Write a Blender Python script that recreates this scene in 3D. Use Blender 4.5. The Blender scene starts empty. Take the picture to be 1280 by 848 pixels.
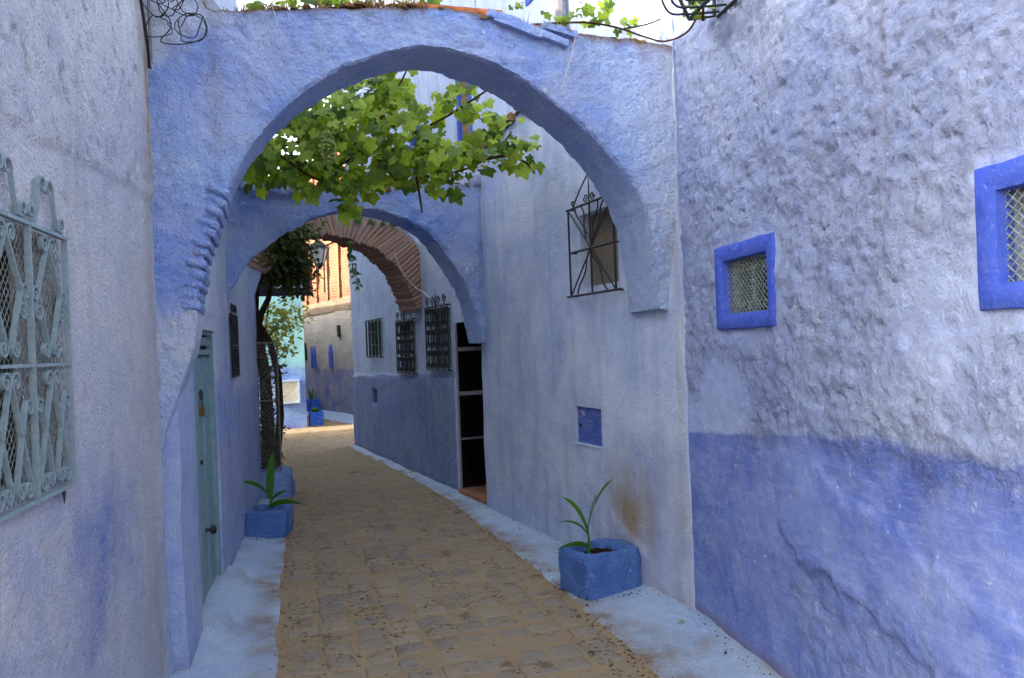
import bpy, bmesh, math, random
from mathutils import Vector, Matrix, noise
R = math.radians
random.seed(7)
scene = bpy.context.scene
C = scene.collection

# ------------------------------------------------------------------ camera, sky, sun, exposure
cam_d = bpy.data.cameras.new('camera')
cam = bpy.data.objects.new('camera', cam_d); C.objects.link(cam)
cam.location = (0, 0, 1.65)
cam.rotation_euler = (Matrix.Rotation(R(2.2), 3, 'Y') @ Matrix.Rotation(R(90), 3, 'X')).to_euler()
cam_d.sensor_width = 36; cam_d.lens = 36 * 1000 / 1280.0
cam_d.shift_y = 8 / 1280.0
cam_d.clip_end = 400
scene.camera = cam

SUN_AZ = (-0.94, -0.34); SUN_EL = R(23)
world = bpy.data.worlds.new('World'); scene.world = world; world.use_nodes = True
wn = world.node_tree; wn.nodes.clear()
w_out = wn.nodes.new('ShaderNodeOutputWorld'); w_bg = wn.nodes.new('ShaderNodeBackground')
w_sky = wn.nodes.new('ShaderNodeTexSky'); w_sky.sky_type = 'NISHITA'; w_sky.sun_disc = False
w_sky.sun_elevation = SUN_EL; w_sky.sun_rotation = math.atan2(SUN_AZ[0], SUN_AZ[1])
w_sky.dust_density = 4.0; w_sky.air_density = 1.0; w_sky.ozone_density = 1.0
w_hs = wn.nodes.new('ShaderNodeHueSaturation'); w_hs.inputs['Saturation'].default_value = 0.4
wn.links.new(w_sky.outputs[0], w_hs.inputs['Color']); wn.links.new(w_hs.outputs[0], w_bg.inputs[0])
wn.links.new(w_bg.outputs[0], w_out.inputs[0]); w_bg.inputs[1].default_value = 0.15
sun_d = bpy.data.lights.new('sun', 'SUN'); sun_d.energy = 2.0; sun_d.angle = R(0.6); sun_d.color = (1, 0.92, 0.80)
sun = bpy.data.objects.new('sun', sun_d); C.objects.link(sun)
sv = Vector((SUN_AZ[0] * math.cos(SUN_EL), SUN_AZ[1] * math.cos(SUN_EL), math.sin(SUN_EL)))
sun.rotation_euler = (-sv).to_track_quat('-Z', 'Y').to_euler(); sun.location = (-20, -15, 20)
vs = scene.view_settings
vs.view_transform = 'Standard'; vs.look = 'None'; vs.exposure = 2.82; vs.gamma = 1.0; vs.use_curve_mapping = False

# ------------------------------------------------------------------ helpers
def lin(r, g, b):
    f = lambda c: (c / 255 / 12.92) if c <= 10 else ((c / 255 + 0.055) / 1.055) ** 2.4
    return (f(r), f(g), f(b), 1)
def fr(p, sc, oct=4, H=0.8):
    return noise.fractal(Vector(p) * sc, H, 2.1, oct)
def sm(a, b, x):
    if a == b: return 1.0 if x > a else 0.0
    t = min(1, max(0, (x - a) / (b - a))); return t * t * (3 - 2 * t)

def finish(o, parent):
    C.objects.link(o)
    if parent is not None:
        o.parent = parent
        o.matrix_parent_inverse = Matrix.Translation(-Vector(base_of(parent)))
    return o
_base = {}
def base_of(o):
    return _base[o.name]
def mesh_obj(name, verts, faces, mat, parent=None, smooth=True, angle=40, attrs=None, recalc=True):
    xs = [v[0] for v in verts]; ys = [v[1] for v in verts]; zs = [v[2] for v in verts]
    c = Vector(((min(xs) + max(xs)) / 2, (min(ys) + max(ys)) / 2, min(zs)))
    me = bpy.data.meshes.new(name)
    me.from_pydata([(v[0] - c[0], v[1] - c[1], v[2] - c[2]) for v in verts], [], faces)
    if recalc:
        bm = bmesh.new(); bm.from_mesh(me); bmesh.ops.recalc_face_normals(bm, faces=bm.faces[:]); bm.to_mesh(me); bm.free()
    if smooth:
        me.shade_smooth()
        if angle: me.set_sharp_from_angle(angle=R(angle))
    if attrs:
        for k, vals in attrs.items():
            at = me.attributes.new(k, 'FLOAT', 'POINT'); at.data.foreach_set('value', vals)
    me.materials.append(mat)
    o = bpy.data.objects.new(name, me); o.location = c
    C.objects.link(o)
    if parent is not None:
        o.parent = parent; o.matrix_parent_inverse = Matrix.Translation(-_base[parent.name])
    _base[o.name] = (Vector(c))
    if parent is not None: o.location = c
    return o
def thing(name, loc, label, cat, group=None):
    o = bpy.data.objects.new(name, None); C.objects.link(o); o.location = loc; o.empty_display_size = 0.1
    o['label'] = label; o['category'] = cat
    if group: o['group'] = group
    _base[o.name] = Vector(loc)
    return o
def tag(o, label, cat, group=None):
    o['label'] = label; o['category'] = cat
    if group: o['group'] = group
    return o

class MB:                                   # collects shapes into one mesh
    def __init__(s): s.v = []; s.f = []
    def add(s, vs_, fs_):
        n = len(s.v); s.v += [tuple(p) for p in vs_]; s.f += [tuple(i + n for i in f) for f in fs_]
    def hexa(s, p):                         # 8 points, bottom 4 then top 4
        s.add(p, [(0, 3, 2, 1), (4, 5, 6, 7), (0, 1, 5, 4), (1, 2, 6, 5), (2, 3, 7, 6), (3, 0, 4, 7)])
    def box(s, c, d, rz=0):
        ca, sa = math.cos(rz), math.sin(rz); p = []
        for z in (-.5, .5):
            for x, y in ((-.5, -.5), (.5, -.5), (.5, .5), (-.5, .5)):
                X, Y = x * d[0], y * d[1]
                p.append((c[0] + X * ca - Y * sa, c[1] + X * sa + Y * ca, c[2] + z * d[2]))
        s.hexa(p)
    def crumb(s, c, d, rnd):
        k = 7; vv = [(c[0] + rnd.uniform(-.2, .2) * d[0], c[1], c[2] + d[2] * .6)]
        for zz, sc in ((.3, .42), (-.4, .55)):
            for i in range(k):
                a = 6.283 * i / k; q = sc * rnd.uniform(.7, 1.15); vv.append((c[0] + d[0] * q * math.cos(a), c[1] + d[1] * q * math.sin(a), c[2] + d[2] * zz * rnd.uniform(.6, 1.2)))
        s.add(vv, [(0, 1 + i, 1 + (i + 1) % k) for i in range(k)] + [(1 + i, 1 + k + i, 1 + k + (i + 1) % k, 1 + (i + 1) % k) for i in range(k)] + [tuple(range(2 * k, k, -1))])
    def tube(s, pts, r, n=6, taper=None, cap=True):
        pts = [Vector(p) for p in pts]
        if len(pts) < 2: return
        rings = []; up = Vector((0.13, 0.21, 0.97)); prev = None
        for i, p in enumerate(pts):
            t = (pts[min(i + 1, len(pts) - 1)] - pts[max(i - 1, 0)])
            if t.length < 1e-9: t = Vector((0, 0, 1))
            t.normalize()
            if prev is None:
                a = t.cross(up)
                if a.length < .05: a = t.cross(Vector((1, 0, 0)))
            else:
                a = prev - t * prev.dot(t)
            a.normalize(); b = t.cross(a); prev = a
            rr = r(i / (len(pts) - 1)) if callable(r) else r
            rings.append([p + (a * math.cos(2 * math.pi * k / n) + b * math.sin(2 * math.pi * k / n)) * rr for k in range(n)])
        vv = [q for ring in rings for q in ring]; ff = []
        for i in range(len(rings) - 1):
            for k in range(n):
                ff.append((i * n + k, i * n + (k + 1) % n, (i + 1) * n + (k + 1) % n, (i + 1) * n + k))
        if cap:
            ff.append(tuple(range(n - 1, -1, -1))); ff.append(tuple(range((len(rings) - 1) * n, len(rings) * n)))
        s.add(vv, ff)
    def obj(s, name, mat, parent=None, smooth=True, angle=40, **k):
        return mesh_obj(name, s.v, s.f, mat, parent, smooth, angle, **k)

class Wall:                                 # a vertical plane: s along, z up, o outwards
    def __init__(w, a, b, side):
        w.a = Vector((a[0], a[1], 0)); d = Vector((b[0] - a[0], b[1] - a[1], 0)); w.len = d.length; w.d = d.normalized()
        w.n = Vector((w.d.y, -w.d.x, 0)) * side
    def p(w, s, z, o=0.0):
        q = w.a + w.d * s + w.n * o; return Vector((q.x, q.y, z))
    def box(w, mb, s0, s1, z0, z1, o0, o1):
        mb.hexa([w.p(s0, z0, o0), w.p(s1, z0, o0), w.p(s1, z0, o1), w.p(s0, z0, o1),
                 w.p(s0, z1, o0), w.p(s1, z1, o0), w.p(s1, z1, o1), w.p(s0, z1, o1)])
    def ribbon(w, mb, pts, o, width, th):   # flat iron strip following (s, z) points, edge-on to the wall
        vv = []; n = len(pts)
        for i in range(n):
            a = pts[max(i - 1, 0)]; b = pts[min(i + 1, n - 1)]
            t = Vector((b[0] - a[0], b[1] - a[1]))
            t = t.normalized() if t.length > 1e-9 else Vector((0, 1))
            m = Vector((-t.y, t.x)) * th / 2
            for sg, oo in ((1, o), (1, o + width), (-1, o + width), (-1, o)):
                vv.append(w.p(pts[i][0] + m.x * sg, pts[i][1] + m.y * sg, oo))
        ff = []
        for i in range(n - 1):
            for k in range(4):
                ff.append((i * 4 + k, i * 4 + (k + 1) % 4, i * 4 + 4 + (k + 1) % 4, i * 4 + 4 + k))
        ff += [(3, 2, 1, 0), tuple(range(n * 4 - 4, n * 4))]
        mb.add(vv, ff)
    def diamonds(w, mb, s0, s1, z0, z1, o, ps, pz, r):   # crossing wires clipped to a rectangle
        k = pz / ps; L = (z1 - z0) / k
        for sg in (1, -1):
            s = s0 - L
            while s < s1 + L:
                a, b = (s, s + L) if sg > 0 else (s + L, s)
                # line from (a,z0) to (b,z1)
                pts = []
                t0, t1 = 0.0, 1.0
                d = b - a
                ta, tb = (s0 - a) / d, (s1 - a) / d
                if ta > tb: ta, tb = tb, ta
                t0 = max(t0, ta); t1 = min(t1, tb)
                if t1 - t0 > 0.01:
                    oo = o + (r * 0.8 if sg > 0 else 0)
                    mb.tube([w.p(a + d * t0, z0 + (z1 - z0) * t0, oo), w.p(a + d * t1, z0 + (z1 - z0) * t1, oo)], r, 4, cap=False)
                s += ps

def spread(lo, hi, step, extra=()):
    n = max(1, int(math.ceil((hi - lo) / step))); L = [lo + (hi - lo) * i / n for i in range(n + 1)]
    for e in extra:
        if lo < e < hi:
            L = [x for x in L if abs(x - e) > step * 0.45 or x in (lo, hi)] + [e]
    return sorted(set(L))
def wall_sheet(W, slist, zlist, thick, openings, disp, attr, mat, parent, name='wall', zfun=None):
    """displaced grid with reveals, closed by sides and a back; openings = (s0,s1,z0,z1,depth)"""
    V = []; F = []; A = {'paint': [], 'stain': [], 'rough': []}
    ns, nz = len(slist), len(zlist)
    for s in slist:
        for z in zlist:
            z2 = zfun(s, z) if zfun else z
            o = disp(s, z2) if disp else 0
            for (a, b, c, d, dep) in openings:
                ds = max(a - s, s - b, 0); dz = max(c - z, z - d, 0); dd = math.hypot(ds, dz)
                o *= sm(0, .05, dd)
            V.append(W.p(s, z2, o)); pa, st, *ro = attr(s, z2) if attr else (0, 0)
            A['paint'].append(pa); A['stain'].append(st); A['rough'].append(ro[0] if ro else 1.0)
    idx = lambda i, j: i * nz + j
    hole = set()
    for i in range(ns - 1):
        sc = (slist[i] + slist[i + 1]) / 2
        for j in range(nz - 1):
            zc = (zlist[j] + zlist[j + 1]) / 2
            if any(a < sc < b and c < zc < d for (a, b, c, d, dep) in openings): hole.add((i, j)); continue
            F.append((idx(i, j), idx(i + 1, j), idx(i + 1, j + 1), idx(i, j + 1)))
    back = {}
    def bk(i, j, dep):
        k = (i, j, dep)
        if k not in back:
            z2 = zfun(slist[i], zlist[j]) if zfun else zlist[j]
            back[k] = len(V); V.append(W.p(slist[i], z2, -dep)); q = idx(i, j)
            A['paint'].append(A['paint'][q]); A['stain'].append(A['stain'][q]); A['rough'].append(A['rough'][q])
        return back[k]
    def side(i0, j0, i1, j1, dep):
        F.append((idx(i0, j0), idx(i1, j1), bk(i1, j1, dep), bk(i0, j0, dep)))
    for (a, b, c, d, dep) in openings:
        I = [i for i in range(ns) if a - 1e-6 <= slist[i] <= b + 1e-6]; J = [j for j in range(nz) if c - 1e-6 <= zlist[j] <= d + 1e-6]
        for x, y in zip(I, I[1:]):
            side(x, J[-1], y, J[-1], dep)
            if J[0] > 0: side(x, J[0], y, J[0], dep)
        for x, y in zip(J, J[1:]): side(I[0], x, I[0], y, dep); side(I[-1], x, I[-1], y, dep)
    for i in range(ns - 1):
        side(i, nz - 1, i + 1, nz - 1, thick)
    for j in range(nz - 1):
        side(0, j, 0, j + 1, thick); side(ns - 1, j, ns - 1, j + 1, thick)
    F.append((bk(0, 0, thick), bk(ns - 1, 0, thick), bk(ns - 1, nz - 1, thick), bk(0, nz - 1, thick)))
    return mesh_obj(name, V, F, mat, parent, True, 55, A, recalc=True)

# ------------------------------------------------------------------ materials
def nodes(name):
    m = bpy.data.materials.new(name); m.use_nodes = True
    nt = m.node_tree; b = nt.nodes['Principled BSDF']
    return m, nt, b
def N(nt, t, **k):
    n = nt.nodes.new(t)
    for a, v in k.items(): setattr(n, a, v)
    return n
def math_n(nt, op, a, b=None, c=None, clamp=False):
    n = nt.nodes.new('ShaderNodeMath'); n.operation = op; n.use_clamp = clamp
    for i, x in enumerate((a, b, c)):
        if x is None: continue
        if isinstance(x, (int, float)): n.inputs[i].default_value = x
        else: nt.links.new(x, n.inputs[i])
    return n.outputs[0]
def mix(nt, fac, a, b, mode='MIX'):
    n = nt.nodes.new('ShaderNodeMix'); n.data_type = 'RGBA'; n.blend_type = mode
    for i, x in ((0, fac), (6, a), (7, b)):
        if isinstance(x, (int, float)): n.inputs[i].default_value = x
        elif isinstance(x, tuple): n.inputs[i].default_value = x
        else: nt.links.new(x, n.inputs[i])
    return n.outputs[2]
def pos(nt, sx=1, sy=1, sz=1):
    g = N(nt, 'ShaderNodeNewGeometry'); mp = N(nt, 'ShaderNodeMapping'); mp.inputs['Scale'].default_value = (sx, sy, sz)
    nt.links.new(g.outputs['Position'], mp.inputs['Vector']); return mp.outputs[0]
def noise_n(nt, vec, scale, detail=4, rough=.6, lo=None, hi=None, dist=0):
    n = N(nt, 'ShaderNodeTexNoise'); n.inputs['Scale'].default_value = scale; n.inputs['Detail'].default_value = detail
    n.inputs['Roughness'].default_value = rough; n.inputs['Distortion'].default_value = dist
    nt.links.new(vec, n.inputs['Vector']); o = n.outputs['Fac']
    if lo is not None:
        r = N(nt, 'ShaderNodeMapRange'); r.inputs[1].default_value = lo; r.inputs[2].default_value = hi
        nt.links.new(o, r.inputs[0]); o = r.outputs[0]
    return o
def vor_n(nt, vec, scale, feature='F1', rnd=1.0):
    n = N(nt, 'ShaderNodeTexVoronoi'); n.feature = feature; n.inputs['Scale'].default_value = scale
    n.inputs['Randomness'].default_value = rnd
    nt.links.new(vec, n.inputs['Vector']); return n.outputs['Distance']
def bump_n(nt, b, h, strength, dist, prev=None):
    n = N(nt, 'ShaderNodeBump'); n.inputs['Strength'].default_value = strength; n.inputs['Distance'].default_value = dist
    nt.links.new(h, n.inputs['Height'])
    if prev: nt.links.new(prev, n.inputs['Normal'])
    nt.links.new(n.outputs[0], b.inputs['Normal']); return n.outputs[0]
def plaster(name, pale, blue, wash, stain=(112, 82, 44), fine=160, fine_d=.002, mid_d=.004, mottling=.5, streaks=.35, dirt=(120, 112, 104), dirt_amt=.25, mid=22, chips=0.0, knobs=0.0, use_rough=False, grit=.45, gs=.45, brush=.3):
    """lime wash over plaster: 'paint' mixes pale to blue, 'stain' adds brown; thin wash patches, drips and grime"""
    m, nt, b = nodes(name); P = pos(nt)
    ap = N(nt, 'ShaderNodeAttribute', attribute_name='paint').outputs['Fac']; ast = N(nt, 'ShaderNodeAttribute', attribute_name='stain').outputs['Fac']
    edge = noise_n(nt, P, 9, 5, .65)
    pf = math_n(nt, 'ADD', ap, math_n(nt, 'MULTIPLY', math_n(nt, 'SUBTRACT', edge, .5), .45), clamp=True)
    pf = math_n(nt, 'SMOOTHSTEP' if False else 'MULTIPLY', pf, math_n(nt, 'ADD', math_n(nt, 'MULTIPLY', ap, .35), .65), clamp=True)
    col = mix(nt, pf, lin(*pale), lin(*blue))
    w = noise_n(nt, P, 1.7, 6, .62, .42, .68, .4)
    col = mix(nt, math_n(nt, 'MULTIPLY', w, mottling), col, lin(*wash))
    w2 = noise_n(nt, P, 6.5, 5, .7, .45, .75)
    col = mix(nt, math_n(nt, 'MULTIPLY', w2, .25), col, lin(*[min(255, c + 22) for c in pale]))
    bs = noise_n(nt, pos(nt, .8, .8, 4.5), 9, 4, .65, .48, .66, .8)
    col = mix(nt, math_n(nt, 'MULTIPLY', bs, brush), col, mix(nt, .5, lin(*wash), (.62, .66, .74, 1)))
    st = noise_n(nt, pos(nt, 1, 1, .1), 7, 4, .6, .5, .75)
    col = mix(nt, math_n(nt, 'MULTIPLY', st, streaks), col, lin(*dirt))
    sp = noise_n(nt, P, 55, 3, .7, .6, .78)
    col = mix(nt, math_n(nt, 'MULTIPLY', sp, dirt_amt), col, lin(*dirt))
    if grit:                                                  # fine light and dark grains of the lime wash
        g1 = noise_n(nt, P, 170 * gs, 5, .75, .54, .68); g2 = noise_n(nt, P, 120 * gs, 5, .75, .56, .72); g3 = noise_n(nt, P, 24, 6, .7, .35, .65)
        gm = N(nt, 'ShaderNodeAttribute', attribute_name='rough').outputs['Fac'] if use_rough else 1.0
        dk = mix(nt, 1.0, col, (.60, .62, .70, 1), 'MULTIPLY'); col = mix(nt, math_n(nt, 'MULTIPLY', math_n(nt, 'MULTIPLY', g1, grit), gm), col, dk)
        lt = mix(nt, .55, col, (.75, .77, .80, 1)); col = mix(nt, math_n(nt, 'MULTIPLY', math_n(nt, 'MULTIPLY', g2, grit * .8), gm), col, lt)
        d2 = mix(nt, 1.0, col, (.80, .82, .88, 1), 'MULTIPLY'); col = mix(nt, math_n(nt, 'MULTIPLY', g3, grit), col, d2)
    sn = math_n(nt, 'MULTIPLY', ast, noise_n(nt, pos(nt, 1, 1, .45), 6, 5, .6, .12, .72), clamp=True)
    col = mix(nt, sn, col, lin(*stain))
    if chips:
        ch = noise_n(nt, P, 17, 6, .72, .635, .655)
        col = mix(nt, math_n(nt, 'MULTIPLY', ch, chips), col, lin(*[min(255, int(c * .45 + 122)) for c in pale]))
        ck = noise_n(nt, pos(nt, 1.3, 1.3, 2.2), 13, 6, .72, .65, .665)
        col = mix(nt, math_n(nt, 'MULTIPLY', ck, chips), col, lin(*[int(c * .62) for c in wash]))
    nt.links.new(col, b.inputs['Base Color']); b.inputs['Roughness'].default_value = .92; b.inputs['Specular IOR Level'].default_value = .15
    h = noise_n(nt, P, mid, 7, .62)
    ro = N(nt, 'ShaderNodeAttribute', attribute_name='rough').outputs['Fac'] if use_rough else None
    if knobs:
        pk = noise_n(nt, P, 19, 3, .5, 0, 1, .6)
        vk = N(nt, 'ShaderNodeTexVoronoi'); vk.feature = 'SMOOTH_F1'; vk.inputs['Scale'].default_value = 21; vk.inputs['Smoothness'].default_value = .35
        vm = N(nt, 'ShaderNodeVectorMath'); vm.operation = 'ADD'; nt.links.new(P, vm.inputs[0])
        nv = N(nt, 'ShaderNodeTexNoise'); nv.inputs['Scale'].default_value = 9; nv.inputs['Detail'].default_value = 4; nt.links.new(P, nv.inputs['Vector'])
        vs_ = N(nt, 'ShaderNodeVectorMath'); vs_.operation = 'SCALE'; vs_.inputs['Scale'].default_value = .05; nt.links.new(nv.outputs['Color'], vs_.inputs[0])
        nt.links.new(vs_.outputs[0], vm.inputs[1]); nt.links.new(vm.outputs[0], vk.inputs['Vector'])
        k = math_n(nt, 'MULTIPLY', math_n(nt, 'SUBTRACT', 1, vk.outputs['Distance']), noise_n(nt, P, 5, 4, .6, .3, .7))
        k = math_n(nt, 'ADD', math_n(nt, 'MULTIPLY', k, .8), noise_n(nt, P, 48, 5, .65))
        if ro is not None: k = math_n(nt, 'MULTIPLY', k, ro)
        pr0 = bump_n(nt, b, k, 1.0, knobs)
    if ro is not None: h = math_n(nt, 'MULTIPLY', h, math_n(nt, 'ADD', math_n(nt, 'MULTIPLY', ro, .8), .2))
    pr = bump_n(nt, b, h, 1.0, mid_d, pr0 if knobs else None)
    hf = noise_n(nt, P, fine, 4, .7)
    if ro is not None: hf = math_n(nt, 'MULTIPLY', hf, math_n(nt, 'ADD', math_n(nt, 'MULTIPLY', ro, .85), .15))
    bump_n(nt, b, hf, 1.0, fine_d, pr)
    return m
M = {}
M['wall_A'] = plaster('plaster_pale_lumpy', (168, 180, 208), (90, 109, 178), (140, 157, 203), fine=80, fine_d=.014, mid_d=.014, mottling=.65, mid=36, dirt=(150, 146, 146), streaks=.22, dirt_amt=.25, knobs=.009, use_rough=True, chips=.4, grit=.7, brush=.2)
M['wall_B'] = plaster('plaster_smooth_lavender', (198, 207, 220), (110, 134, 190), (156, 173, 208), fine=60, fine_d=.010, mid_d=.016, mottling=.9, streaks=.5, dirt=(136, 144, 160), dirt_amt=.3, mid=9, stain=(146, 120, 80), grit=.45, brush=.4)
M['wall_C'] = plaster('plaster_grey_blue', (200, 211, 222), (146, 162, 210), (172, 190, 212), fine=36, fine_d=.06, mid_d=.010, mottling=.75, dirt=(106, 120, 150), streaks=.4, dirt_amt=.5, mid=20, use_rough=True, chips=.9, grit=1.7, gs=.15, brush=.3)
M['wall_Cup'] = plaster('plaster_upper_white', (176, 188, 212), (150, 170, 205), (170, 186, 215), fine=150, fine_d=.001, mid_d=.002, mottling=.6)
M['wall_L1'] = plaster('stucco_grey_lavender', (212, 215, 220), (118, 138, 204), (176, 186, 210), stain=(172, 150, 118), fine=60, fine_d=.028, mid_d=.018, mottling=.7, streaks=.4, dirt=(152, 154, 160), mid=24, dirt_amt=.45, grit=.7)
M['wall_L2'] = plaster('plaster_pale_lilac', (194, 204, 220), (118, 140, 206), (160, 176, 214), fine=60, fine_d=.014, mid_d=.022, mottling=.65, streaks=.2, mid=14, grit=.4)
M['arch'] = plaster('limewash_sky_blue', (216, 221, 228), (110, 150, 232), (168, 196, 240), stain=(126, 100, 70), fine=52, fine_d=.026, mid_d=.034, mottling=.75, streaks=.10, dirt=(88, 114, 180), dirt_amt=.5, mid=22, chips=.7, grit=.6)
M['turquoise'] = plaster('plaster_turquoise', (132, 184, 182), (100, 120, 188), (142, 190, 188), fine=90, fine_d=.008, mid_d=.01, mottling=.3, streaks=.15)
M['far_wall'] = plaster('plaster_far_beige', (178, 170, 158), (98, 108, 178), (156, 150, 150), stain=(126, 84, 52), fine=26, fine_d=.03, mid_d=.05, mottling=.6, streaks=.4, dirt=(122, 114, 106), mid=7, dirt_amt=.4, gs=.15)
M['far_stone'] = plaster('stone_course', (120, 102, 80), (120, 102, 80), (100, 82, 62), fine=26, fine_d=.03, mid_d=.04, mid=7, gs=.15)
M['verge'] = plaster('painted_concrete', (172, 190, 208), (134, 164, 208), (186, 198, 208), stain=(132, 112, 86), fine=50, fine_d=.012, mid_d=.016, mottling=.6, streaks=0, dirt=(104, 104, 106), dirt_amt=.7, grit=.6)
M['pot_blue'] = plaster('painted_block_blue', (88, 126, 194), (88, 126, 194), (116, 152, 210), fine=60, fine_d=.018, mid_d=.03, mottling=.6, streaks=.15, dirt=(62, 80, 126), dirt_amt=.6, mid=38, chips=.8, grit=.7, gs=.6, brush=.1)
M['pot_far'] = plaster('painted_block_bright', (30, 86, 190), (30, 86, 190), (40, 96, 200), mottling=.3)
M['block'] = plaster('rubble_block_blue', (100, 128, 180), (88, 116, 176), (124, 148, 190), fine=120, fine_d=.004, mid_d=.01, mid=18)
M['meter_blue'] = plaster('paint_faded_blue', (66, 88, 156), (66, 88, 156), (80, 102, 168), fine=200, fine_d=.0006, mid_d=.0015, chips=.2)
M['frame_blue'] = plaster('paint_cobalt', (62, 86, 182), (62, 86, 182), (76, 100, 190), fine=90, fine_d=.004, mid_d=.006, mottling=.6, streaks=.15, dirt=(46, 58, 126), dirt_amt=.4, grit=.35, brush=.08)

def simple(name, col, rough=.6, metal=0, var=.15, scale=30, bump=.0, spec=.4, dark=None):
    m, nt, b = nodes(name); P = pos(nt)
    n = noise_n(nt, P, scale, 5, .65, .3, .7)
    d = dark if dark else tuple(int(c * (1 - var * 2)) for c in col)
    nt.links.new(mix(nt, n, lin(*d), lin(*col)), b.inputs['Base Color'])
    b.inputs['Roughness'].default_value = rough; b.inputs['Metallic'].default_value = metal; b.inputs['Specular IOR Level'].default_value = spec
    if bump: bump_n(nt, b, noise_n(nt, P, scale * 2, 4, .6), 1.0, bump)
    return m
M['iron'] = simple('wrought_iron_black', (34, 36, 40), .55, .0, .2, 60)
M['iron_green'] = simple('wrought_iron_dark_green', (40, 50, 46), .5, 0, .25, 60)
M['teal_iron'] = simple('iron_paint_teal', (132, 150, 158), .55, 0, .18, 50, .0008, dark=(104, 124, 134))
M['teal_wood'] = simple('door_paint_teal', (122, 152, 158), .65, 0, .15, 18, .003, dark=(92, 124, 132))
M['wire'] = simple('galvanised_wire', (150, 150, 140), .5, .3, .2, 60)
M['wire_pale'] = simple('wire_painted_pale', (150, 164, 156), .6, 0, .25, 60)
M['brass'] = simple('brass', (150, 112, 50), .35, .9, .2, 80)
M['steel'] = simple('dull_steel', (90, 92, 96), .4, .8, .2, 80)
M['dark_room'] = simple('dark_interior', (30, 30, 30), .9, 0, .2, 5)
M['glass'] = simple('window_glass_dusty', (44, 46, 46), .25, 0, .3, 12)
M['glass_pale'] = simple('window_glass_pale', (92, 102, 110), .3, 0, .3, 12)
M['shutter'] = simple('shutter_teal', (70, 120, 118), .7, 0, .25, 30)
M['shutter_tan'] = simple('board_tan', (128, 116, 98), .85, 0, .15, 50)
M['black_tile'] = simple('black_polished_tile', (10, 10, 12), .12, 0, .2, 10, spec=.5)
M['grout'] = simple('pale_grout', (150, 152, 156), .8, 0, .15, 90)
M['floor_tile'] = simple('terracotta_tile', (176, 122, 84), .6, 0, .2, 12)
M['cable'] = simple('black_cable', (26, 26, 30), .55, 0, .15, 30)
M['cable_white'] = simple('white_cable', (205, 204, 198), .6, 0, .1, 30)
M['pipe'] = simple('grey_conduit', (120, 118, 124), .6, 0, .15, 30)
M['bark'] = simple('bark', (74, 58, 44), .95, 0, .3, 40, .01, .1)
M['cane'] = simple('vine_cane', (84, 58, 40), .9, 0, .25, 60, .003, .1)
M['soil'] = simple('potting_soil', (66, 44, 30), 1, 0, .35, 70, .012, .05)
M['straw'] = simple('dry_grass', (170, 128, 80), .9, 0, .3, 30, 0, .1)
M['terracotta'] = simple('roof_tile_terracotta', (176, 104, 66), .85, 0, .25, 18, .004, .1)
M['debris'] = simple('wall_top_earth', (142, 112, 80), 1, 0, .35, 25, .02, .05)
M['reed'] = simple('reed_blind', (150, 128, 92), .9, 0, .3, 60)
M['sign'] = simple('sign_navy', (20, 26, 48), .4, 0, .2, 10)
M['letters'] = simple('sign_letters_white', (190, 194, 202), .6, 0, .1, 20)
M['lamp_glass'] = simple('frosted_lamp_glass', (212, 208, 196), .35, 0, .06, 10)
M['cream'] = simple('cream_box_door', (216, 208, 184), .6, 0, .08, 14)
M['grape'] = simple('green_grape', (120, 142, 62), .35, 0, .15, 40)
M['timber'] = simple('old_timber', (140, 100, 64), .9, 0, .3, 30, .004)

def brick_mat(name, c1, c2, mort, painted=None, amt=0):
    m, nt, b = nodes(name); P = pos(nt)
    oi = N(nt, 'ShaderNodeObjectInfo').outputs['Random']
    col = mix(nt, oi, lin(*c1), lin(*c2))
    col = mix(nt, noise_n(nt, P, 30, 5, .7, .4, .7), col, lin(*mort))
    if painted: col = mix(nt, math_n(nt, 'MULTIPLY', noise_n(nt, P, 12, 5, .7, .25, .5), amt), col, lin(*painted))
    nt.links.new(col, b.inputs['Base Color']); b.inputs['Roughness'].default_value = .95; b.inputs['Specular IOR Level'].default_value = .1
    bump_n(nt, b, noise_n(nt, P, 90, 4, .7), 1, .004); return m
M['brick'] = brick_mat('old_brick', (160, 112, 82), (132, 98, 76), (146, 124, 102), (170, 172, 180), .15)
def far_brick():
    m, nt, b = nodes('far_rubble_brick'); g = N(nt, 'ShaderNodeNewGeometry')
    v = N(nt, 'ShaderNodeVectorMath'); v.operation = 'DOT_PRODUCT'; v.inputs[1].default_value = (.516, -.857, 0)
    nt.links.new(g.outputs['Position'], v.inputs[0]); sx = N(nt, 'ShaderNodeSeparateXYZ'); nt.links.new(g.outputs['Position'], sx.inputs[0])
    cx = N(nt, 'ShaderNodeCombineXYZ'); nt.links.new(v.outputs['Value'], cx.inputs[0]); nt.links.new(sx.outputs[2], cx.inputs[1])
    bt = N(nt, 'ShaderNodeTexBrick'); nt.links.new(cx.outputs[0], bt.inputs['Vector'])
    bt.inputs['Scale'].default_value = 1; bt.inputs['Brick Width'].default_value = .24; bt.inputs['Row Height'].default_value = .075
    bt.inputs['Mortar Size'].default_value = .012; bt.inputs['Color1'].default_value = lin(116, 60, 34); bt.inputs['Color2'].default_value = lin(92, 48, 28)
    bt.inputs['Mortar'].default_value = lin(116, 86, 60)
    col = mix(nt, noise_n(nt, pos(nt), 4, 5, .7, .45, .7), bt.outputs['Color'], lin(122, 78, 44))
    col = mix(nt, noise_n(nt, pos(nt), 9, 5, .7, .58, .66), col, lin(52, 32, 20))
    nt.links.new(col, b.inputs['Base Color']); b.inputs['Roughness'].default_value = .95
    bump_n(nt, b, bt.outputs['Fac'], 1, .012); return m
M['far_brick'] = far_brick()

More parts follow.
